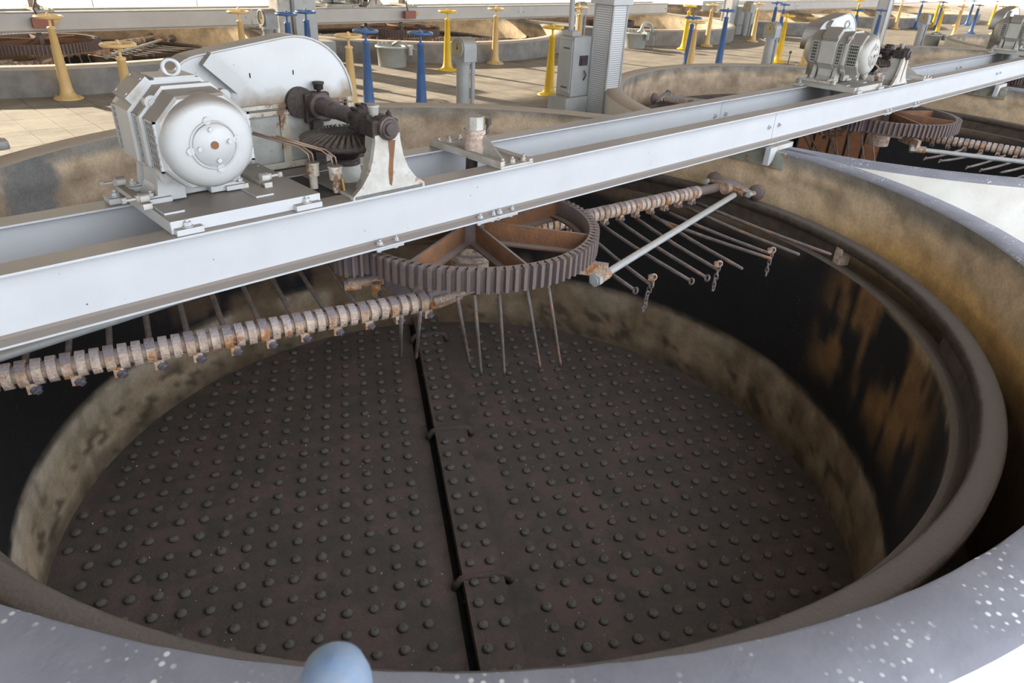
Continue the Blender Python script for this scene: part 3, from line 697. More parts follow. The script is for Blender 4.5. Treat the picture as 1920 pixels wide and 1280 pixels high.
def make_guard(loc, label):
    # half round belt guard, its flat side towards the camera side; origin at the big pulley foot
    t = thing('belt_guard', loc, label, 'guard', 'white belt guards')
    zc = 1.045; r = 0.345; y0, y1 = 0.385, 0.545
    top = [p for p in hull2((0, zc), r, (-0.50, zc + 0.05), 0.225) if p[1] >= zc - 0.02]
    top.sort(key=lambda p: atan2(p[1] - zc, p[0] + 0.3))
    mb = MB(); mb.prism(top, (0, y0, 0), (1, 0, 0), (0, 0, 1), (0, 1, 0), y1 - y0); mb.build('upper_cover', 'guard_paint', t)
    mb = MB(); n = len(top)                                              # rolled lip round the cover's front edge
    mb.tube([(p[0], y0 - 0.002, p[1]) for p in top], 0.007, 6); mb.build('edge_bead', 'white_housing', t)
    mb = MB(); mb.bb(-0.42, 0.335, y0 + 0.006, y1, ZB1 + 0.0, zc - 0.025); mb.build('lower_cover', 'grimy_grey', t)
    mb = MB(); mb.bb(-0.44, 0.345, y0 - 0.014, y0 + 0.01, zc - 0.055, zc - 0.030); mb.bb(-0.44, 0.345, y0 - 0.014, y0 + 0.01, zc - 0.018, zc + 0.004)
    for x in (-0.36, 0.05, 0.29): bolt(mb, (x, y0 - 0.01, zc - 0.026), 0.012, 0.012, (0, -1, 0))
    mb.build('joint_flange', 'rusty_white', t)
    mb = MB()
    for x in (-0.41, -0.13, 0.30): mb.bb(x, x + 0.05, y0 - 0.006, y0 + 0.01, ZB1, zc - 0.05)
    mb.bb(-0.41, 0.35, y0 - 0.005, y0 + 0.01, ZB1, ZB1 + 0.035); mb.build('stiffener', 'rusty_white', t)
    mb = MB(); mb.cyl((-0.005, y0 - 0.03, zc), (-0.005, y0 + 0.01, zc), 0.085, 24); mb.build('hub_ring', 'black_grease', t)
    M = Matrix.Rotation(radians(44), 3, 'Y'); MB().box((-0.425, y0 - 0.03, zc + 0.185), (0.22, 0.05, 0.075), R=M).build('end_box', 'white_housing', t)
    mb = MB()
    for x, z in ((-0.27, zc + 0.16), (-0.02, zc + 0.16)): mb.bb(x - 0.003, x + 0.003, y0 - 0.002, y0 + 0.001, z - 0.012, z + 0.012)
    mb.build('small_slots', 'black', t)
    return t
def bevel_ring(mb, c, r0, r1, z0, z1, nt_=36, tilt=0.018):
    # slanted teeth on a cone
    for i in range(nt_):
        a = 2 * pi * i / nt_; da = 2 * pi / nt_ * 0.28; sk = 0.10
        vs = []
        for (r, z, s_) in ((r0, z1, sk), (r1, z0, 0)):
            for d in (-da, da):
                th = a + d + s_
                for h in (0.0, 0.016): vs.append((c[0] + (r + h * 0.5) * cos(th), c[1] + (r + h * 0.5) * sin(th), z + h))
        mb.add(vs, [(0, 2, 3, 1), (4, 5, 7, 6), (0, 1, 5, 4), (2, 6, 7, 3), (1, 3, 7, 5), (0, 4, 6, 2)])
def make_gearset(loc, label):
    # horizontal shaft, bevel pair, front bracket and the upright pinion shaft
    t = thing('gear_drive', loc, label, 'gearbox', 'open gear drives')
    zc = 1.03
    sh = MB(); sh.cyl((0, -0.36, zc), (0, 0.42, zc + 0.0), 0.032, 18); sh.cyl((0, 0.18, zc), (0, 0.34, zc), 0.050, 20); sh.cyl((0, 0.305, zc), (0, 0.345, zc), 0.072, 22); sh.cyl((0, -0.03, zc), (0, 0.19, zc), 0.044, 18)
    sh.build('drive_shaft', 'dark_shaft', t)
    mb = MB(); mb.lathe([(0.0, 0), (0.055, 0), (0.085, 0.02), (0.055, 0.075), (0.0, 0.075)], (0, -0.155, zc), (0, 1, 0), 22)
    for i in range(14):
        a = 2 * pi * i / 14; c, s_ = cos(a), sin(a); M = Matrix.Rotation(-a, 3, 'Y'); mb.box((0.074 * c, -0.115, zc + 0.074 * s_), (0.020, 0.07, 0.012), R=M)
    mb.build('bevel_pinion', 'black_grease', t)
    mb = MB(); c = (-0.035, 0.03)
    mb.lathe([(0.0, 0.905), (0.075, 0.905), (0.085, 0.925), (0.12, 0.948), (0.222, 0.915), (0.238, 0.900), (0.228, 0.882), (0.10, 0.855), (0.06, 0.80), (0.0, 0.80)], (c[0], c[1], 0), (0, 0, 1), 40)
    bw = mb.build('bevel_wheel', 'black_grease', t)
    mb = MB(); bevel_ring(mb, c, 0.130, 0.232, 0.904, 0.942, 40); mb.build('wheel_teeth', 'greasy_teeth', bw)
    mb = MB(); mb.cyl((c[0], c[1], 0.865), (c[0], c[1], 0.79), 0.035, 18, 0.07); mb.cyl((c[0], c[1], 0.80), (c[0], c[1], 0.775), 0.078, 22); mb.cyl((c[0], c[1], 0.79), (c[0], c[1], 0.10), 0.035, 14)
    mb.build('upright_shaft', 'dark_shaft', t)
    mb = MB(); mb.cyl((c[0], c[1], 0.775), (c[0], c[1], 0.60), 0.075, 20, 0.095); mb.bb(c[0] - 0.17, c[0] + 0.22, -0.20, 0.23, 0.655, 0.688); mb.build('bearing_stool', 'worn_white', t)
    mb = MB(); nT = 15; cx, cy = c; rp = 0.115                               # spur pinion that turns the ring gear
    poly = []
    for i in range(nT):
        a = 2 * pi * i / nT; w_ = 2 * pi / nT
        for da, rr in ((-0.30, rp - 0.028), (-0.17, rp), (0.17, rp), (0.30, rp - 0.028)): poly.append((rr * cos(a + da * w_), rr * sin(a + da * w_)))
    mb.prism(poly, (cx, cy, 0.13), (1, 0, 0), (0, 1, 0), (0, 0, 1), 0.16); mb.build('spur_pinion', 'gear_rust', t)
    # flared front bracket
    poly = [(-0.225, 0), (-0.222, 0.018), (-0.17, 0.06), (-0.125, 0.12), (-0.095, 0.19), (-0.078, 0.27), (-0.075, 0.31), (0.075, 0.31), (0.078, 0.27), (0.095, 0.19), (0.125, 0.12), (0.175, 0.06), (0.228, 0.026), (0.232, 0.0)]
    mb = MB(); mb.prism(poly, (0, -0.335, ZB1), (1, 0, 0), (0, 0, 1), (0, 1, 0), 0.028); mb.prism([(p[0] * 0.55, p[1]) for p in poly], (0, -0.31, ZB1), (1, 0, 0), (0, 0, 1), (0, 1, 0), 0.12)
    mb.bb(-0.215, 0.215, -0.335, -0.19, ZB1, ZB1 + 0.018)
    mb.build('flared_bracket', 'worn_white', t)
    MB().prism([(0.0, 0.05), (0.012, 0.04), (0.02, 0.07), (0.028, 0.16), (0.045, 0.275), (0.0, 0.28), (0.006, 0.2), (-0.004, 0.12)], (0, -0.3368, ZB1), (1, 0, 0), (0, 0, 1), (0, 1, 0), 0.002).build('rust_streak', 'orange_rust', t)
    mb = MB(); mb.bevbox(-0.085, 0.075, -0.33, -0.20, zc - 0.045, zc + 0.04, 0.01); mb.lathe([(0.062, 0), (0.062, 0.12)], (0, -0.325, zc), (0, 1, 0), 20)
    for dx in (-0.065, 0.058):
        bolt(mb, (dx, -0.265, zc + 0.038), 0.014, 0.018)
    mb.build('front_bearing', 'black_grease', t)
    mb = MB(); mb.lathe([(0, 0), (0.030, 0), (0.033, 0.004), (0.033, 0.012), (0.046, 0.012), (0.050, 0.018), (0.058, 0.022), (0.060, 0.05), (0, 0.05)], (0, -0.375, zc), (0, 1, 0), 28, smooth=False); mb.build('end_cap', 'dark_shaft', t)
    mb = MB(); mb.lathe([(0.012, 0), (0.012, 0.02), (0.026, 0.022), (0.028, 0.06), (0.031, 0.062), (0.031, 0.07), (0, 0.072)], (-0.03, -0.26, zc + 0.035), (0, 0, 1), 16); mb.build('oil_cup', 'worn_white', t)
    mb = MB(); mb.bevbox(-0.075, 0.085, 0.355, 0.40, zc - 0.10, zc + 0.065, 0.012); mb.lathe([(0.07, 0), (0.07, 0.06)], (0, 0.345, zc), (0, 1, 0), 22); mb.bb(-0.045, 0.02, 0.34, 0.385, ZB1, zc - 0.08)
    mb.lathe([(0.012, 0), (0.012, 0.02), (0.026, 0.022), (0.028, 0.05), (0.033, 0.052), (0.033, 0.062), (0, 0.064)], (0.02, 0.365, zc + 0.06), (0, 0, 1), 14)
    mb.build('rear_bearing', 'black_grease', t)
    mb = MB(); mb.bb(-0.34, 0.20, -0.19, 0.23, 0.660, 0.684); mb.build('greasy_tray', 'black_grease', t)
    # lubricator cups with bent tubes
    for i, (x, y) in enumerate(((-0.275, -0.03), (-0.215, -0.16))):
        mb = MB(); mb.cyl((x, y, ZB1), (x, y, ZB1 + 0.07), 0.022, 14); mb.cyl((x, y, ZB1 + 0.07), (x, y, ZB1 + 0.13), 0.034, 18); mb.cyl((x, y, ZB1 + 0.13), (x, y, ZB1 + 0.14), 0.037, 18)
        mb.build('oiler_cup', 'rusty_white', t)
        tb = MB()
        for k in (0, 1):
            xo = x - 0.012 + k * 0.024
            tb.tube([(xo, y, ZB1 + 0.135), (xo, y + 0.01, ZB1 + 0.18), (xo - 0.03, y + 0.05, ZB1 + 0.215), (xo - 0.12, y + 0.12, ZB1 + 0.245), (xo - 0.24, y + 0.16, ZB1 + 0.29)], 0.005, 6)
        tb.build('copper_tube', 'copper', t)
    MB().cyl((-0.195, -0.205, ZB1 + 0.005), (-0.205, -0.205, ZB1 + 0.085), 0.007, 8).build('brass_tap', 'brass', t)
    return t
drive_names = [('nearest white electric motor', 'plate carrying the nearest motor', 'half round white belt guard behind the nearest motor', 'open toothed gears and flared bracket right of the nearest motor'),
               ('second white electric motor along the front beams', 'plate carrying the second motor', 'belt guard behind the second motor', 'toothed gears and bracket right of the second motor'),
               ('third white electric motor at the right edge', 'plate carrying the motor at the right edge', 'belt guard of the motor at the right edge', 'toothed gears of the motor at the right edge'),
               ('motor on the grey beams of the left far tank', 'plate under the motor of the left far tank', 'belt guard on the beams of the left far tank', 'toothed gears on the beams of the left far tank'),
               ('motor on the grey beams behind the blue stands', 'plate under the far motor behind the blue stands', 'round white guard hanging at the top edge behind the blue stands', 'toothed gears of the far motor behind the blue stands')]
protos = None
for (cx, cy), nm in zip(ROW1[:3] + ROW2[:2], drive_names):
    a = (cx - 1.733, cy + 0.03, 0.758); b = (cx - 1.72, cy, 0); g = (cx - 0.945, cy + 0.02, 0); h = (cx - 0.86, cy, 0)
    if protos is None:
        protos = (make_motor(a, nm[0]), make_bedplate(b, nm[1]), make_guard(g, nm[2]), make_gearset(h, nm[3]))
    else:
        for o, l, n_ in zip(protos, (a, b, g, h), nm):
            c = copy_tree(o, l, None, n_)
            if o in protos[:2]:
                for ch in c.children_recursive:
                    for sl_ in ch.material_slots:
                        if sl_.material in (MATS['white_housing'], MATS['white_paint']): sl_.link = 'OBJECT'; sl_.material = MATS['dusty_housing']

# ------------------------------------------------------------------ centre bearing on the beams
def make_centre_bearing(loc, label):
    t = thing('centre_bearing', loc, label, 'bearing', 'centre shaft bearings on the beams')
    mb = MB(); mb.bevbox(-0.075, 0.20, -0.335, 0.37, ZB1, ZB1 + 0.016, 0.003); mb.build('base_plate', 'worn_white', t)
    mb = MB(); mb.bb(-0.075, -0.045, -0.33, 0.37, ZB1 + 0.016, ZB1 + 0.045); mb.bb(0.17, 0.20, -0.33, 0.37, ZB1 + 0.016, ZB1 + 0.03); mb.build('edge_bar', 'worn_white', t)
    mb = MB(); mb.cyl((0, 0, ZB1 + 0.016), (0, 0, ZB1 + 0.145), 0.062, 26); mb.cyl((0, 0, ZB1 + 0.145), (0, 0, ZB1 + 0.17), 0.070, 26); mb.build('housing', 'crust', t)
    mb = MB(); mb.cyl((0, 0, ZB1 + 0.165), (0, 0, ZB1 + 0.245), 0.057, 8, smooth=False, phase=0.3); mb.cyl((0, 0, ZB1 + 0.243), (0, 0, ZB1 + 0.25), 0.059, 8, smooth=False, phase=0.3); mb.build('octagonal_cap', 'worn_white', t)
    mb = MB(); mb.tube([(0.055, -0.03, ZB1 + 0.14), (0.075, -0.035, ZB1 + 0.15), (0.083, -0.035, ZB1 + 0.20)], 0.011, 8); mb.cyl((0.083, -0.035, ZB1 + 0.195), (0.083, -0.035, ZB1 + 0.235), 0.02, 14); mb.build('oil_pipe', 'dark_shaft', t)
    for sg in (-1, 1):
        mb = MB(); mb.prism([(0.055, 0), (0.24, 0), (0.24, 0.012), (0.06, 0.125)], (0.025, 0, ZB1 + 0.016), (0, sg, 0), (0, 0, 1), (1, 0, 0), 0.014); mb.build('gusset', 'worn_white', t)
    for x in (-0.03, 0.055, 0.15):
        for y in (-0.295, 0.325):
            b = MB(); bolt(b, (x, y, ZB1 + 0.016), 0.017, 0.020); b.build('bolt', 'worn_white', t)
    return t
cb = make_centre_bearing((0.02, 0, 0), 'greasy upright shaft bearing on the beams of the nearest tank')
copy_tree(cb, (PITCH + 0.02, 0, 0), None, 'upright shaft bearing right of the second motor drive')
copy_tree(cb, (2 * PITCH, 0, 0), None, 'upright shaft bearing on the beams of the third tank')
copy_tree(cb, (0.02, RY, 0), None, 'shaft bearing on the far beams at the left edge')
copy_tree(cb, (PITCH + 0.02, RY, 0), None, 'shaft bearing on the far beams near the second red box')
# clamped cross plates under the bottom flanges
def make_clip(loc, label):
    t = thing('flange_clip', loc, label, 'clip', 'white clips under the front beam flange')
    MB().bb(-0.09, 0.09, -0.03, 0.06, ZB0 - 0.020, ZB0 - 0.001).build('plate', 'white_paint', t)
    for dx, s_ in ((-0.065, 1), (0.045, 0.6)):
        b = MB(); bolt(b, (dx, -0.022, ZB0 + 0.016), 0.016 * s_ + 0.002, 0.016); b.hexa((dx, -0.01, ZB0 - 0.03), (dx, -0.01, ZB0 - 0.018), 0.014); b.build('bolt', 'white_paint', t)
    return t
k0 = make_clip((-0.86, YF - 0.02, 0), 'white clip under the front beam, left end of the ring gear')
copy_tree(k0, (0.03, YF - 0.02, 0), None, 'white clip under the front beam above the gear hub')
copy_tree(k0, (PITCH - 0.86, YF - 0.02, 0), None, 'left white clip above the second ring gear')
copy_tree(k0, (PITCH + 0.03, YF - 0.02, 0), None, 'right white clip above the second ring gear')
copy_tree(k0, (-0.03 - 0.10, YF - 0.02, 0), None, 'smaller white clip beside the hub clip under the front beam')

# ------------------------------------------------------------------ revolving rake with ring gear
ZR = -0.02
def collar(mb, p, d, w_=0.044, r=0.057, gap=True):
    p = Vector(p); d = Vector(d).normalized(); x, y, a = frame(d)
    n = 20; th = 2 * pi; vs = []
    prof = [(r - 0.014, -w_ / 2), (r, -w_ / 2 + 0.002), (r + 0.001, w_ / 2 - 0.002), (r - 0.014, w_ / 2)]
    mb.lathe(prof, p, d, n, closed=True, smooth=False)
def tine(mb, a, b, r=0.014, hook=0):
    a = Vector(a); b = Vector(b); d = (b - a).normalized(); n = 6
    pts = [a + (b - a) * k / 6 + Vector((0, 0, -0.012 * sin(pi * k / 6))) for k in range(7)]
    mb.tube(pts, [r * 1.05] * 3 + [r] * 3 + [r * 0.8], 6)
    if hook: mb.torus(b + d * 0.018, 0.020, 0.0075, (d.y, -d.x, 0.4), 14, 6)
rake = thing('rotary_rake', (0, 0, 0), 'rusty revolving rake with large ring gear over the nearest tank', 'rake', 'rotary rakes over the filter tanks')
# ring gear
mb = MB(); NT = 96; Rg = 0.862; z0, z1 = 0.128, 0.268
poly = []
for i in range(NT):
    a = 2 * pi * i / NT; w_ = 2 * pi / NT
    for da, rr in ((-0.5, Rg - 0.034), (-0.27, Rg - 0.032), (-0.19, Rg), (0.19, Rg), (0.27, Rg - 0.032)): poly.append((rr * cos(a + da * w_), rr * sin(a + da * w_)))
n = len(poly); vs = [(x, y, z0) for x, y in poly] + [(x, y, z1) for x, y in poly]; Ri = 0.795
vs += [(Ri * cos(2 * pi * i / NT), Ri * sin(2 * pi * i / NT), z0) for i in range(NT)] + [(Ri * cos(2 * pi * i / NT), Ri * sin(2 * pi * i / NT), z1) for i in range(NT)]
fs = [(i, (i + 1) % n, n + (i + 1) % n, n + i) for i in range(n)]
ib, it = 2 * n, 2 * n + NT
fs += [(ib + i, it + i, it + (i + 1) % NT, ib + (i + 1) % NT) for i in range(NT)]
for i in range(NT):
    j = (i + 1) % NT; o_ = [(i * 5 + k) % n for k in range(3)] ; q = [(i * 5 + 2 + k) % n for k in range(4)]
    fs.append(tuple([n + k for k in q] + [it + j, it + i])); fs.append(tuple([k for k in q[::-1]] + [ib + i, ib + j]))
mb.add(vs, fs); mb.build('ring_gear', 'gear_rust', rake)
MB().lathe([(0.735, 0.150), (0.797, 0.150), (0.797, 0.163), (0.735, 0.163)], n=96, closed=True).build('inner_flange', 'orange_rust', rake)
for k in range(7):
    a = radians(-157 + k * 360 / 7); d = Vector((cos(a), sin(a), 0)); nrm = Vector((-d.y, d.x, 0))
    mb = MB(); mb.prism([(0.06, 0.135), (0.80, 0.135), (0.80, 0.255), (0.06, 0.272)], -nrm * 0.008, d, (0, 0, 1), nrm, 0.016)
    mb.prism([(-0.045, 0), (0.045, 0), (0.045, 0.012), (0.008, 0.02), (-0.008, 0.02), (-0.045, 0.012)], d * 0.06 + Vector((0, 0, 0.125)), nrm, (0, 0, 1), d, 0.74)
    mb.build('spoke', 'orange_rust', rake)
MB().lathe([(0, 0.34), (0.05, 0.34), (0.052, 0.30), (0.075, 0.29), (0.08, 0.27), (0.095, 0.265), (0.10, 0.13), (0.085, 0.10), (0, 0.10)], n=24).build('hub', 'gear_rust', rake)
MB().cyl((0, 0, -0.12), (0, 0, 0.685), 0.038, 16).build('upright_shaft', 'dark_shaft', rake)
mb = MB(); mb.cyl((0, 0, -0.16), (0, 0, 0.11), 0.13, 24); mb.cyl((0, 0, 0.02), (0, 0, 0.06), 0.17, 24); mb.build('centre_drum', 'crust', rake)
# arms: A runs to the right, B to the left
arms = [((0.10, 0.262, ZR), (3.02, -0.070, ZR)), ((-0.50, -0.362, ZR), (-3.05, 0.342, ZR))]
tinesR = [((1.429, 0.03), (1.004, -1.122), 1), ((1.614, -0.006), (1.14, -1.159), 1), ((1.788, -0.066), (1.328, -1.128), 0), ((1.972, -0.096), (1.486, -1.237), 0), ((1.936, -0.121), (1.835, -1.276), 0), ((2.145, -0.15), (1.921, -1.237), 0), ((2.403, -0.154), (2.091, -1.365), 0), ((2.594, -0.14), (2.296, -1.518), 0), ((1.171, -0.05), (0.732, -0.99), 1), ((0.95, -0.02), (0.576, -0.977), 1)]
for ai, (A, B) in enumerate(arms):
    A = Vector(A); B = Vector(B); d = (B - A).normalized(); L = (B - A).length; side = Vector((-d.y, d.x, 0))
    f_ = -side if ai == 0 else -side
    mb = MB(); mb.cyl(A, B, 0.044, 20); mb.build('arm_pipe', 'crust' if ai else 'gear_rust', rake)
    mb = MB(); mb.cyl(A - d * 0.10, A + d * 0.05, 0.030, 18, 0.058); mb.cyl(A + d * 0.05, A + d * 0.12, 0.060, 18); mb.build('pipe_reducer', 'clamp_rust', rake)
    s_ = 0.16; end = L - (0.30 if ai == 0 else 0.30); k = 0
    while s_ < end:
        p = A + d * s_
        if k % 3 == 0:
            cl = MB(); collar(cl, p, d, 0.047, 0.066 if ai else 0.060)
            down = Vector((0, 0, -1)); q = p + down * 0.062 + f_ * 0.018
            if ai == 1: q = p + down * 0.060 - side * -0.0 + Vector((0.03, -0.05, 0)) * 0.6
            cl.box((q.x, q.y, q.z - 0.004), (0.046, 0.052, 0.055), atan2(d.y, d.x))
            co = cl.build('tine_clamp', 'clamp_rust', rake)
            bo = MB(); ax = Vector((0.35, -0.75, -0.5)).normalized(); qq = q + Vector((0, 0, -0.004)); bo.cyl(qq + ax * 0.014, qq + ax * 0.030, 0.027, 12); bo.hexa(qq + ax * 0.030, qq + ax * 0.046, 0.018); bo.build('clamp_bolt', 'bolt_dark', co)
            if ai == 1:
                tn = MB(); e_ = p + Vector((0.27, 0.96, 0)) * 1.15; a_ = p + Vector((0.27, 0.96, 0)) * 0.03 + Vector((0, 0, 0.0)); tine(tn, a_, e_, 0.015, 1); tn.build('tine', 'tine_iron', rake)
        else:
            cl = MB(); collar(cl, p, d, 0.044, 0.064 if ai else 0.057); cl.build('collar', 'crust', rake)
        s_ += 0.0615; k += 1
for a, b, h in tinesR:
    tn = MB(); tine(tn, (a[0], a[1], ZR - 0.055), (b[0], b[1], ZR - 0.03), 0.014, h); tn.build('tine', 'tine_iron', rake)
# inner tines hanging below the ring gear
for a, b in [((-1.0, -0.60), (-0.578, 0.035)), ((-0.888, -0.62), (-0.506, -0.044)), ((-0.608, -0.60), (-0.27, -0.326)), ((-0.506, -0.63), (-0.303, -0.483)), ((-0.344, -0.665), (-0.188, -0.585)), ((-0.189, -0.74), (0.055, -0.678)), ((-0.06, -0.793), (0.188, -0.741))]:
    a = Vector((*a, 0.10)); b = Vector((*b, -0.60)); tn = MB(); d = (b - a).normalized()
    a2 = a + d * 0.0
    tn.tube([a2, a2 + (b - a2) * 0.5, b - d * 0.07, b - d * 0.05, b], [0.011, 0.011, 0.010, 0.013, 0.005], 6); tn.build('tine', 'tine_iron', rake)
mb = MB(); mb.tube([(-0.62, -0.40, 0.0), (-0.40, -0.52, 0.07), (-0.1, -0.62, 0.09), (0.268, -0.72, 0.10)], [0.03, 0.022, 0.016, 0.02], 8); mb.build('inner_bar', 'crust', rake)
mb = MB(); mb.cyl((-0.90, 0.10, 0.02), (-0.70, 0.02, 0.02), 0.032, 14); mb.cyl((-0.775, -0.02, -0.06), (-0.775, -0.02, 0.03), 0.030, 8, smooth=False); mb.cyl((-0.92, 0.11, 0.0), (-0.83, 0.06, 0.0), 0.04, 12, 0.028); mb.bb(-0.72, -0.55, -0.20, 0.10, -0.03, -0.015); mb.build('pipe_stub', 'clamp_rust', rake)
# diagonal braces with big end nuts
def brace(p0, p1, name='brace'):
    p0 = Vector(p0); p1 = Vector(p1); d = (p1 - p0).normalized()
    mb = MB(); mb.cyl(p0, p1, 0.026, 18)
    for k in (0.12, 0.24, 0.37, 0.5, 0.63, 0.78): mb.torus(p0 + (p1 - p0) * k, 0.0265, 0.0012, d, 18, 4)
    br = mb.build(name, 'brace_paint', rake)
    nt_ = MB(); nt_.cyl(p0 - d * 0.10, p0 + d * 0.02, 0.040, 18); nt_.build('socket', 'clamp_rust', br)
    nt_ = MB(); nt_.hexa(p0 - d * 0.145, p0 - d * 0.10, 0.046, 0.4); nt_.cyl(p0 - d * 0.155, p0 - d * 0.145, 0.026, 14); nt_.build('large_nut', 'brace_paint', br)
    return br
brace((0.53, -0.765, 0.0), (2.93, -0.30, ZR))
brace((-0.53, 0.64, 0.02), (-3.05, 0.335, 0.02))
MB().prism([(0.0, -0.02), (0.30, -0.02), (0.30, 0.02), (0.0, 0.02)], (0.30, -0.58, 0.02), (0.55, -0.83, 0), (0.83, 0.55, 0), (0, 0, 1), 0.09).build('brace_lug', 'clamp_rust', rake)
# roller carriage at the end of each arm
def carriage(c, ang):
    c = Vector(c); e = Vector((cos(ang), sin(ang), 0)); s = Vector((-e.y, e.x, 0))
    mb = MB(); mb.tube([c - s * 0.26 + Vector((0, 0, 0.0)), c - s * 0.12 + Vector((0, 0, 0.02)), c + Vector((0, 0, 0.03)), c + s * 0.12 + Vector((0, 0, 0.02)), c + s * 0.26], [0.022, 0.026, 0.045, 0.026, 0.022], 10)
    mb.cyl(c - e * 0.09, c + e * 0.03, 0.056, 18); mb.cyl(c - s * 0.16 + Vector((0, 0, -0.02)), c - s * 0.05 + Vector((0, 0, 0.0)), 0.03, 12)
    cr = mb.build('roller_yoke', 'clamp_rust', rake)
    for q in (-0.24, 0.24):
        w0 = c + s * q + e * 0.055
        mb = MB(); mb.lathe([(0.0, 0.0), (0.045, 0.0), (0.05, 0.012), (0.060, 0.012), (0.060, 0.018), (0.072, 0.018), (0.072, 0.058), (0.066, 0.062), (0.0, 0.062)], w0 - e * 0.02, e, 28); mb.build('roller', 'gear_rust', cr)
        mb = MB(); mb.cyl(w0 - e * 0.10, w0, 0.022, 14); mb.hexa(w0 - e * 0.115, w0 - e * 0.085, 0.026); mb.build('axle', 'brace_paint', cr)
carriage((3.07, -0.17, -0.0), radians(-5)); carriage((-3.07, 0.40, 0.0), radians(173))
copies = [((PITCH, 0, 0), radians(-73), 'rusty rake with ring gear over the second near tank'), ((2 * PITCH, 0, 0), radians(30), 'rake with ring gear over the third near tank'),
          ((0, RY, 0), radians(40), 'rake with dark ring gear over the left far tank'), ((PITCH, RY, 0), radians(-20), 'rake with dark ring gear over the far tank behind the blue stands'), ((2 * PITCH, RY, 0), radians(100), 'rake with ring gear over the far tank behind the column')]
for l, rz, nm in copies: copy_tree(rake, l, rz, nm)

# chains hanging from three tines
def chain(p, label, n=7):
    t = thing('chain', p, label, 'chain', 'short chains hanging from the rake tines')
    z = 0.015
    for i in range(n):
        mb = MB(); a = 1.57 * (i % 2) + random.uniform(-0.3, 0.3); R = 0.017; pts = []
        for k in range(14):
            th = 2 * pi * k / 14; u = 0.0135 * cos(th); v = 0.014 * (1 if sin(th) > 0 else -1) * min(1, abs(sin(th)) * 3) * 0.8 + 0.009 * sin(th); pts.append((u * cos(a), u * sin(a), v))
        mb.tube(pts, 0.0052, 6, True); mb.build('link', 'chain_iron', t, (0.006 * sin(i * 1.1) - 0.002 * i, 0.004 * i * (1 if n > 7 else 0), z - 0.030 * i))
    s = MB(); s.torus((0, 0, 0.02), 0.022, 0.007, (0.6, 0.8, 0), 14, 6); s.cyl((-0.03, 0.0, 0.015), (0.0, 0.025, 0.02), 0.016, 10); s.build('shackle', 'clamp_rust', t)
    return t
chain((0.765, -0.985, -0.03), 'leftmost hanging chain below the pale brace', 9)
chain((1.335, -1.135, -0.03), 'middle hanging chain on the rake tines'); chain((1.90, -1.24, -0.03), 'rightmost hanging chain on the rake tines')

# ------------------------------------------------------------------ valve stands
def make_stand(color, h=0.92):
    t = thing('valve_stand', (0, 0, 0), 'x', 'valve stand')
    top = h - 0.11
    mb = MB(); mb.lathe([(0, 0), (0.165, 0), (0.168, 0.012), (0.15, 0.022), (0.105, 0.038), (0.080, 0.075), (0.068, 0.14), (0.038, top - 0.02), (0.045, top - 0.015), (0.045, top), (0.030, top + 0.01), (0, top + 0.01)], n=26)
    mb.build('pedestal', color, t)
    for k in range(4):
        a = k * pi / 2 + 0.6; b = MB(); bolt(b, (0.14 * cos(a), 0.14 * sin(a), 0.02), 0.012, 0.012); b.build('bolt', color, t)
    mb = MB(); mb.cyl((0, 0, top), (0, 0, h + 0.03), 0.014, 12); mb.build('stem', color, t)
    wh = MB(); wh.torus((0, 0, h + 0.005), 0.140, 0.017, n=36, k=10)
    for k in range(4):
        a = k * pi / 2 + 0.3; wh.cyl((0.025 * cos(a), 0.025 * sin(a), h - 0.005), (0.14 * cos(a), 0.14 * sin(a), h + 0.004), 0.011, 8)
    wh.cyl((0, 0, h - 0.025), (0, 0, h + 0.02), 0.032, 16); wo = wh.build('handwheel', color, t)
    MB().lathe([(0.018, 0), (0.018, 0.015), (0.012, 0.028), (0, 0.032)], (0, 0, h + 0.02), n=10).build('cap_nut', color, wo)
    return t
st = {}
def stand(color, x, y, label, h=0.92):
    key = (color, h)
    grp = {'yellow': 'bright yellow valve stands', 'tan_yellow': 'pale tan valve stands', 'blue': 'blue valve stands'}[color]
    if key not in st:
        o = make_stand(color, h); o.location = (x, y, 0); o.rotation_euler = (0, 0, 0.3); st[key] = o
    else: o = copy_tree(st[key], (x, y, 0), random.uniform(0, 1.5))
    o['label'] = label; o['group'] = grp; return o
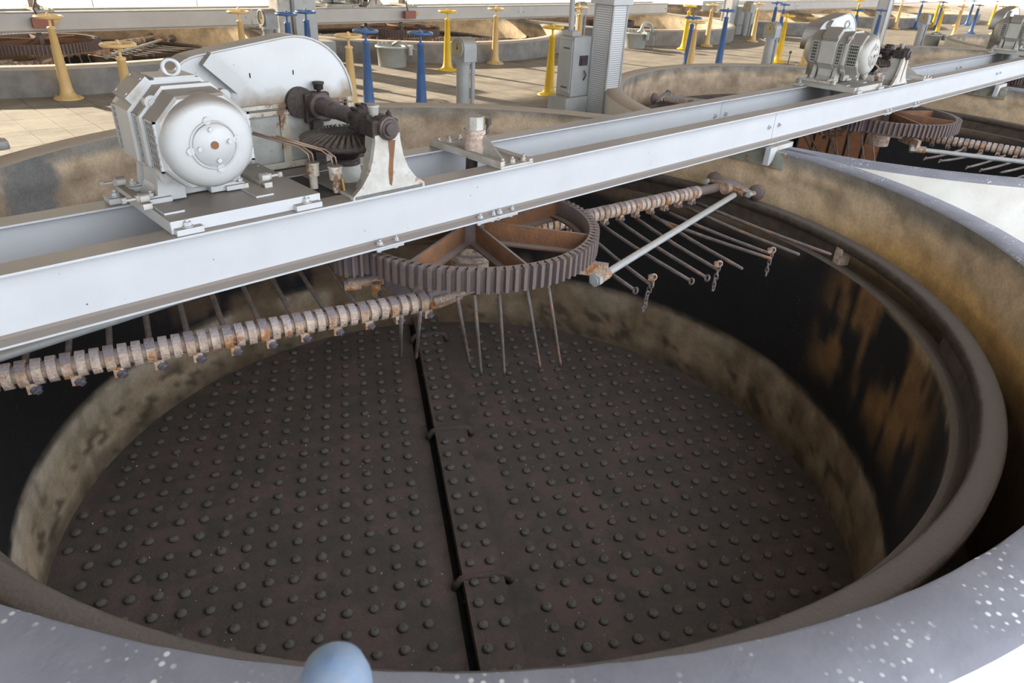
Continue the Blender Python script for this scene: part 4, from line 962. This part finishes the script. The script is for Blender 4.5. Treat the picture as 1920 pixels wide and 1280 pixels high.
S_ = [('tan_yellow', -0.624, 7.02, 'tan valve stand at the far left, in front of the red box'), ('tan_yellow', -0.748, 4.146, 'tan valve stand directly behind the nearest motor'), ('tan_yellow', 1.758, 7.089, 'tan valve stand at the end of the left grey beam'),
 ('blue', 2.263, 6.666, 'shorter looking blue stand left, beside the far gauge post'), ('blue', 2.704, 6.921, 'blue stand in front of the white switch cabinet'), ('tan_yellow', 1.663, 4.094, 'tan stand left of the first near blue stand'),
 ('blue', 2.127, 4.458, 'near blue stand just right of the white belt guard'), ('blue', 2.647, 4.056, 'near blue stand between the grey pot and the gauge post'), ('yellow', 5.114, 6.594, 'yellow stand beside the grey pot of the middle far tank'),
 ('tan_yellow', 6.463, 6.897, 'tan stand between the gauge post and the column, by the far wall'), ('yellow', 5.004, 4.071, 'big yellow stand just left of the grey cabinet'), ('tan_yellow', 8.679, 6.807, 'tan stand seen above the grey cabinet'),
 ('blue', 9.271, 4.56, 'blue stand behind the tan one, right of the column'), ('tan_yellow', 8.476, 3.964, 'tan stand in front of the blue one, right of the column'), ('yellow', 12.37, 6.714, 'yellow stand by the third far tank wall'),
 ('tan_yellow', 13.557, 6.868, 'tan stand by the right end of the third far tank'), ('tan_yellow', 15.912, 6.927, 'tan stand in the gap between far tanks'), ('blue', 17.256, 7.14, 'blue stand behind the second gauge post'),
 ('blue', 16.77, 6.663, 'second blue stand behind the big gauge post'), ('yellow', 12.422, 4.332, 'yellow stand against the big dial gauge post'), ('tan_yellow', 12.439, 3.743, 'tan stand just behind the second motor'),
 ('blue', 17.134, 4.822, 'blue stand left of the second perforated column'), ('yellow', 23.889, 7.604, 'far yellow stand left of the second perforated column'), ('blue', 18.198, 4.649, 'blue stand right against the second perforated column'),
 ('tan_yellow', 26.669, 7.409, 'far tan stand right of the second column'), ('blue', 27.709, 7.335, 'left of the two far blue stands'), ('blue', 28.7, 6.5, 'right of the two far blue stands'), ('yellow', 29.061, 6.735, 'far yellow stand behind the big right yellow one'),
 ('yellow', 23.742, 4.877, 'big yellow stand at the right, near the third motor'), ('tan_yellow', 25.41, 4.854, 'tan stand left of the grey pot at the right'), ('tan_yellow', 32.007, 6.764, 'far thin tan stand at the right'),
 ('blue', 32.977, 6.69, 'far blue stand at the right by the wall'), ('blue', 28.249, 5.148, 'blue stand behind the grey pot at the right'), ('tan_yellow', 28.85, 4.55, 'tan stand left of the third motor'), ('yellow', 34.692, 6.279, 'farthest yellow stand at the upper right'), ('yellow', 29.876, 4.494, 'yellow stand at the right edge above the third motor')]
for c, x, y, l in S_:
    for tx, ty in ROW1 + ROW2:
        d = hypot(x - tx, y - ty)
        if d < 3.83: x, y = tx + (x - tx) * 3.83 / d, ty + (y - ty) * 3.83 / d
    stand(c, x, y, l)
stand('blue', 9.85, 4.22, 'blue stand with raised stem right of the tan one', 1.06)
nb = thing('stem_cover', (-2.667, -2.832, 0), 'out of focus blue domed cap at the bottom edge', 'valve cap')
mb = MB(); mb.lathe([(0.16, -0.45), (0.16, -0.43), (0.09, -0.40), (0.060, 0.5), (0.043, 0.985), (0, 0.985)], n=24); mb.build('tube', 'blue', nb)
mb = MB(); mb.lathe([(0.045, 0.96), (0.047, 0.985), (0.046, 1.005), (0.039, 1.030), (0.024, 1.046), (0.0, 1.050)], n=28); mb.build('dome', 'faded_blue', nb)

# ------------------------------------------------------------------ gauge posts
def make_gauge(loc, label):
    t = thing('gauge_post', loc, label, 'gauge', 'grey dial gauge posts')
    mb = MB(); mb.cyl((0, 0, 0), (0, 0, 0.61), 0.085, 24); mb.cyl((0, 0, 0.60), (0, 0, 0.63), 0.10, 24); mb.build('post', 'grey_paint', t)
    mb = MB(); mb.cyl((0.08, -0.09, 0), (0.08, -0.09, 0.62), 0.028, 12); mb.build('side_pipe', 'grey_paint', t)
    pts = [(-0.125, 0)] + [(0.125 * cos(pi - pi * k / 14), 0.15 + 0.125 * sin(pi * k / 14)) for k in range(15)] + [(0.125, 0)]
    mb = MB(); mb.prism(pts, (-0.09, 0, 0.63), (0, 1, 0), (0, 0, 1), (1, 0, 0), 0.20); h = mb.build('head', 'grey_paint', t)
    mb = MB(); mb.lathe([(0.10, 0), (0.115, -0.008), (0.115, -0.02), (0.10, -0.024), (0.098, -0.01)], (-0.09, 0, 0.78), (1, 0, 0), 28, closed=True); mb.build('bezel', 'grey_paint', h)
    mb = MB(); mb.cyl((-0.10, 0, 0.78), (-0.092, 0, 0.78), 0.10, 28); dl = mb.build('dial', 'dial', h)
    nd = MB(); nd.box((-0.102, 0.0, 0.80), (0.002, 0.006, 0.07)); nd.box((-0.102, 0, 0.78), (0.003, 0.02, 0.02))
    nd.build('needle', 'black', h)
    return t
g0 = make_gauge((3.05, 3.72, 0), 'grey gauge post near the middle, dial facing left')
for l, nm in (((2.5, 7.75, 0), 'gauge post at the left beside the far blue stands'), ((10.75, 3.73, 0), 'large dial gauge post left of the second motor'), ((17.3, 8.0, 0), 'gauge post behind, right of the tall blue stand'), ((19.6, 4.0, 0), 'gauge post right of the second perforated column'), ((10.6, 8.5, 0), 'gauge post behind the grey cabinet and tan stand')):
    copy_tree(g0, l, 0, nm)

# ------------------------------------------------------------------ grey pots
def make_pot(loc, label):
    t = thing('valve_pot', loc, label, 'pot', 'round grey valve pots')
    mb = MB(); mb.lathe([(0, 0), (0.235, 0), (0.24, 0.01), (0.255, 0.30), (0.285, 0.305), (0.285, 0.33), (0.245, 0.335), (0.235, 0.30), (0.225, 0.05), (0, 0.05)], n=36); mb.build('body', 'pot_grey', t)
    MB().cyl((0, 0, 0.20), (0, 0, 0.21), 0.235, 30).build('inside', 'dark_void', t)
    mb = MB(); mb.tube([(0.20, -0.22, 0.20), (0.20, -0.22, 0.26), (0.18, -0.16, 0.36), (0.12, -0.05, 0.40), (0.06, 0.05, 0.34)], 0.025, 8); mb.cyl((0.20, -0.26, 0.20), (0.20, -0.26, 0.34), 0.04, 12); mb.bb(0.16, 0.24, -0.30, -0.22, 0.30, 0.36)
    mb.build('clamp', 'pot_grey', t)
    for k in (0.1, 0.5, 0.9): MB().cyl((-0.1 + k * 0.2, 0.27, 0.32), (-0.1 + k * 0.2, 0.27, 0.37), 0.02, 8).build('knob', 'pot_grey', t)
    MB().tube([(0.34, -0.30, 0.0), (0.34, -0.30, 0.28), (0.25, -0.28, 0.30)], 0.012, 6).build('thin_pipe', 'pot_grey', t)
    return t
p0 = make_pot((4.55, 7.42, 0), 'grey pot with clamp behind the second near blue stand')
copy_tree(p0, (11.35, 7.40, 0), -0.6, 'grey pot with open lid right of the perforated column')
copy_tree(p0, (20.6, 4.02, 0), -0.3, 'grey pot beside the third motor')
hh = thing('pipe_elbow', (11.62, 7.3, 0.34), 'curved grey hose fitting resting on the pot right of the column', 'pipe')
MB().tube([(0.22 * cos(a), 0, 0.20 * sin(a)) for a in [pi * k / 10 for k in range(11)]], 0.035, 10).build('hose', 'pot_grey', hh)

# ------------------------------------------------------------------ columns, cabinets, boxes
def make_column(loc, label):
    t = thing('perforated_column', loc, label, 'column', 'perforated sheet columns')
    MB().bevbox(0.0, 0.28, 0.0, 0.28, 0, 1.32, 0.004).build('perforated_cover', 'perforated_sheet', t)
    mb = MB()
    for x, y in ((-0.012, -0.012), (0.265, -0.012), (-0.012, 0.265)): mb.bb(x, x + 0.028, y, y + 0.028, 0, 1.32)
    mb.build('corner_trim', 'grey_paint', t)
    MB().bevbox(-0.05, 0.34, -0.04, 0.34, 1.32, 5.6, 0.01).build('upper_casing', 'white_housing', t)
    return t
c0 = make_column((4.52, 2.62, 0), 'tall column with white perforated sheet, right of centre')
copy_tree(c0, (18.85, 4.75, 0), 0, 'second perforated column, left of the gauge post at the right')
copy_tree(c0, (16.9, 8.3, 0), 0, 'distant grey column behind the big dial gauge post')
cab = thing('switch_cabinet', (4.13, 2.88, 0), 'grey two part cabinet standing left of the perforated column', 'cabinet')
MB().bevbox(-0.08, 0.34, -0.02, 0.30, 0, 0.225, 0.004).build('base_box', 'grey_paint', cab)
MB().bevbox(0.06, 0.40, 0.04, 0.30, 0.225, 0.94, 0.006).build('body', 'grey_paint', cab)
mb = MB(); mb.bb(0.045, 0.062, 0.06, 0.28, 0.27, 0.90); dr_ = mb.build('door', 'grey_paint', cab)
mb = MB(); mb.bb(0.035, 0.048, 0.10, 0.20, 0.80, 0.815); mb.bb(0.035, 0.048, 0.10, 0.20, 0.33, 0.345); mb.build('hinge', 'dark_shaft', dr_)
mb = MB(); mb.bb(0.18, 0.33, 0.025, 0.045, 0.60, 0.72); mb.bb(0.20, 0.31, 0.015, 0.03, 0.615, 0.70); mb.tube([(0.28, 0.03, 0.42), (0.30, 0.01, 0.48), (0.26, 0.01, 0.54)], 0.01, 6); mb.build('name_plate', 'dark_shaft', cab)
mb = MB(); mb.tube([(0.12, 0.17, 0.94), (0.12, 0.17, 1.06), (0.11, 0.18, 1.5), (0.11, 0.18, 5.6)], 0.035, 10); mb.bevbox(0.06, 0.20, 0.08, 0.26, 0.94, 1.01, 0.01); mb.build('conduit', 'grey_paint', cab)
cab2 = thing('switch_cabinet', (3.22, 8.1, 0), 'white cabinet on a grey box left of the middle far tank', 'cabinet')
MB().bevbox(0.0, 0.62, -0.05, 0.35, 0, 0.36, 0.005).build('base_box', 'grey_paint', cab2)
MB().bevbox(-0.05, 0.34, 0.02, 0.35, 0.36, 1.35, 0.008).build('body', 'white_housing', cab2)
MB().bevbox(-0.30, -0.08, 0.10, 0.42, 0, 2.4, 0.01).build('post', 'worn_white', cab2)
mb = MB(); mb.bb(-0.06, -0.048, 0.06, 0.30, 0.42, 1.28); mb.build('door', 'white_housing', cab2)
for x, l in ((-0.01, 'red box on the far grey beam at the left edge'), (7.0, 'red box on the far grey beam behind the blue stands')):
    b = thing('junction_box', (x, RY - 0.38, 0.55), l, 'box', 'red junction boxes on the far beams')
    MB().bevbox(-0.13, 0.15, -0.06, 0.03, -0.09, 0.06, 0.006).build('casing', 'red_box', b)
    MB().cyl((0.20, -0.03, 0.0), (0.20, 0.0, 0.0), 0.035, 14).build('knob', 'brass', b)
    MB().tube([(-0.02, 0, 0.06), (-0.06, 0, 0.18), (0.0, 0.05, 0.30), (0.1, 0.1, 0.33)], 0.012, 6).build('cable', 'cable', b)
gb = thing('tank_box', (17.6, 8.5, 0), 'grey green box standing in the gap between the far grey beams', 'box')
MB().bevbox(-0.4, 0.5, -0.3, 0.3, 0.25, 0.75, 0.02).build('casing', 'pot_grey', gb); MB().bb(-0.35, 0.45, -0.25, 0.25, 0, 0.25).build('stand', 'grey_paint', gb)
# timber boards standing in the second tank
bd = thing('board_partition', (PITCH, 0, 0), 'row of brown timber boards lining the inside of the second near tank', 'boards')
for k in range(5):
    a = radians(43.5 - k * 5.2); a2 = radians(43.5 - k * 5.2 - 4.9); p, q = Vector((2.98 * cos(a), 2.98 * sin(a), 0)), Vector((2.98 * cos(a2), 2.98 * sin(a2), 0)); d = (q - p).normalized(); n_ = Vector((-p.x, -p.y, 0)).normalized()
    MB().prism([(0, -1.30), ((q - p).length, -1.30), ((q - p).length, -0.40), (0, -0.40)], p, d, (0, 0, 1), n_, 0.03).build('board', 'wood_brown', bd)
    MB().prism([(-0.02, -1.30), (0.012, -1.30), (0.012, -0.38), (-0.02, -0.38)], p + n_ * 0.03, d, (0, 0, 1), n_, 0.012).build('dark_strip', 'black', bd)  # thin dark upright strip at one edge of each board
# thin rod by the near rim and a small capped bolt at the left edge
MB_ = MB(); MB_.cyl((11.8, 3.78, 0), (11.8, 3.78, 0.30), 0.01, 8); MB_.cyl((11.8, 3.78, 0.28), (11.8, 3.78, 0.33), 0.025, 10)
tag(MB_.build('marker_rod', 'dark_shaft'), 'thin rod standing left of the second motor', 'rod')
kb = thing('capped_bolt', (-2.01, 3.18, RIM), 'grey capped bolt on the rim at the left edge', 'bolt')
MB().lathe([(0, 0), (0.06, 0), (0.06, 0.05), (0.045, 0.075), (0.0, 0.085)], n=16).build('cap', 'grey_paint', kb)
MB().cyl((-0.03, 0.06, 0.0), (-0.06, 0.06, 0.12), 0.02, 10).build('rusty_stud', 'orange_rust', kb)
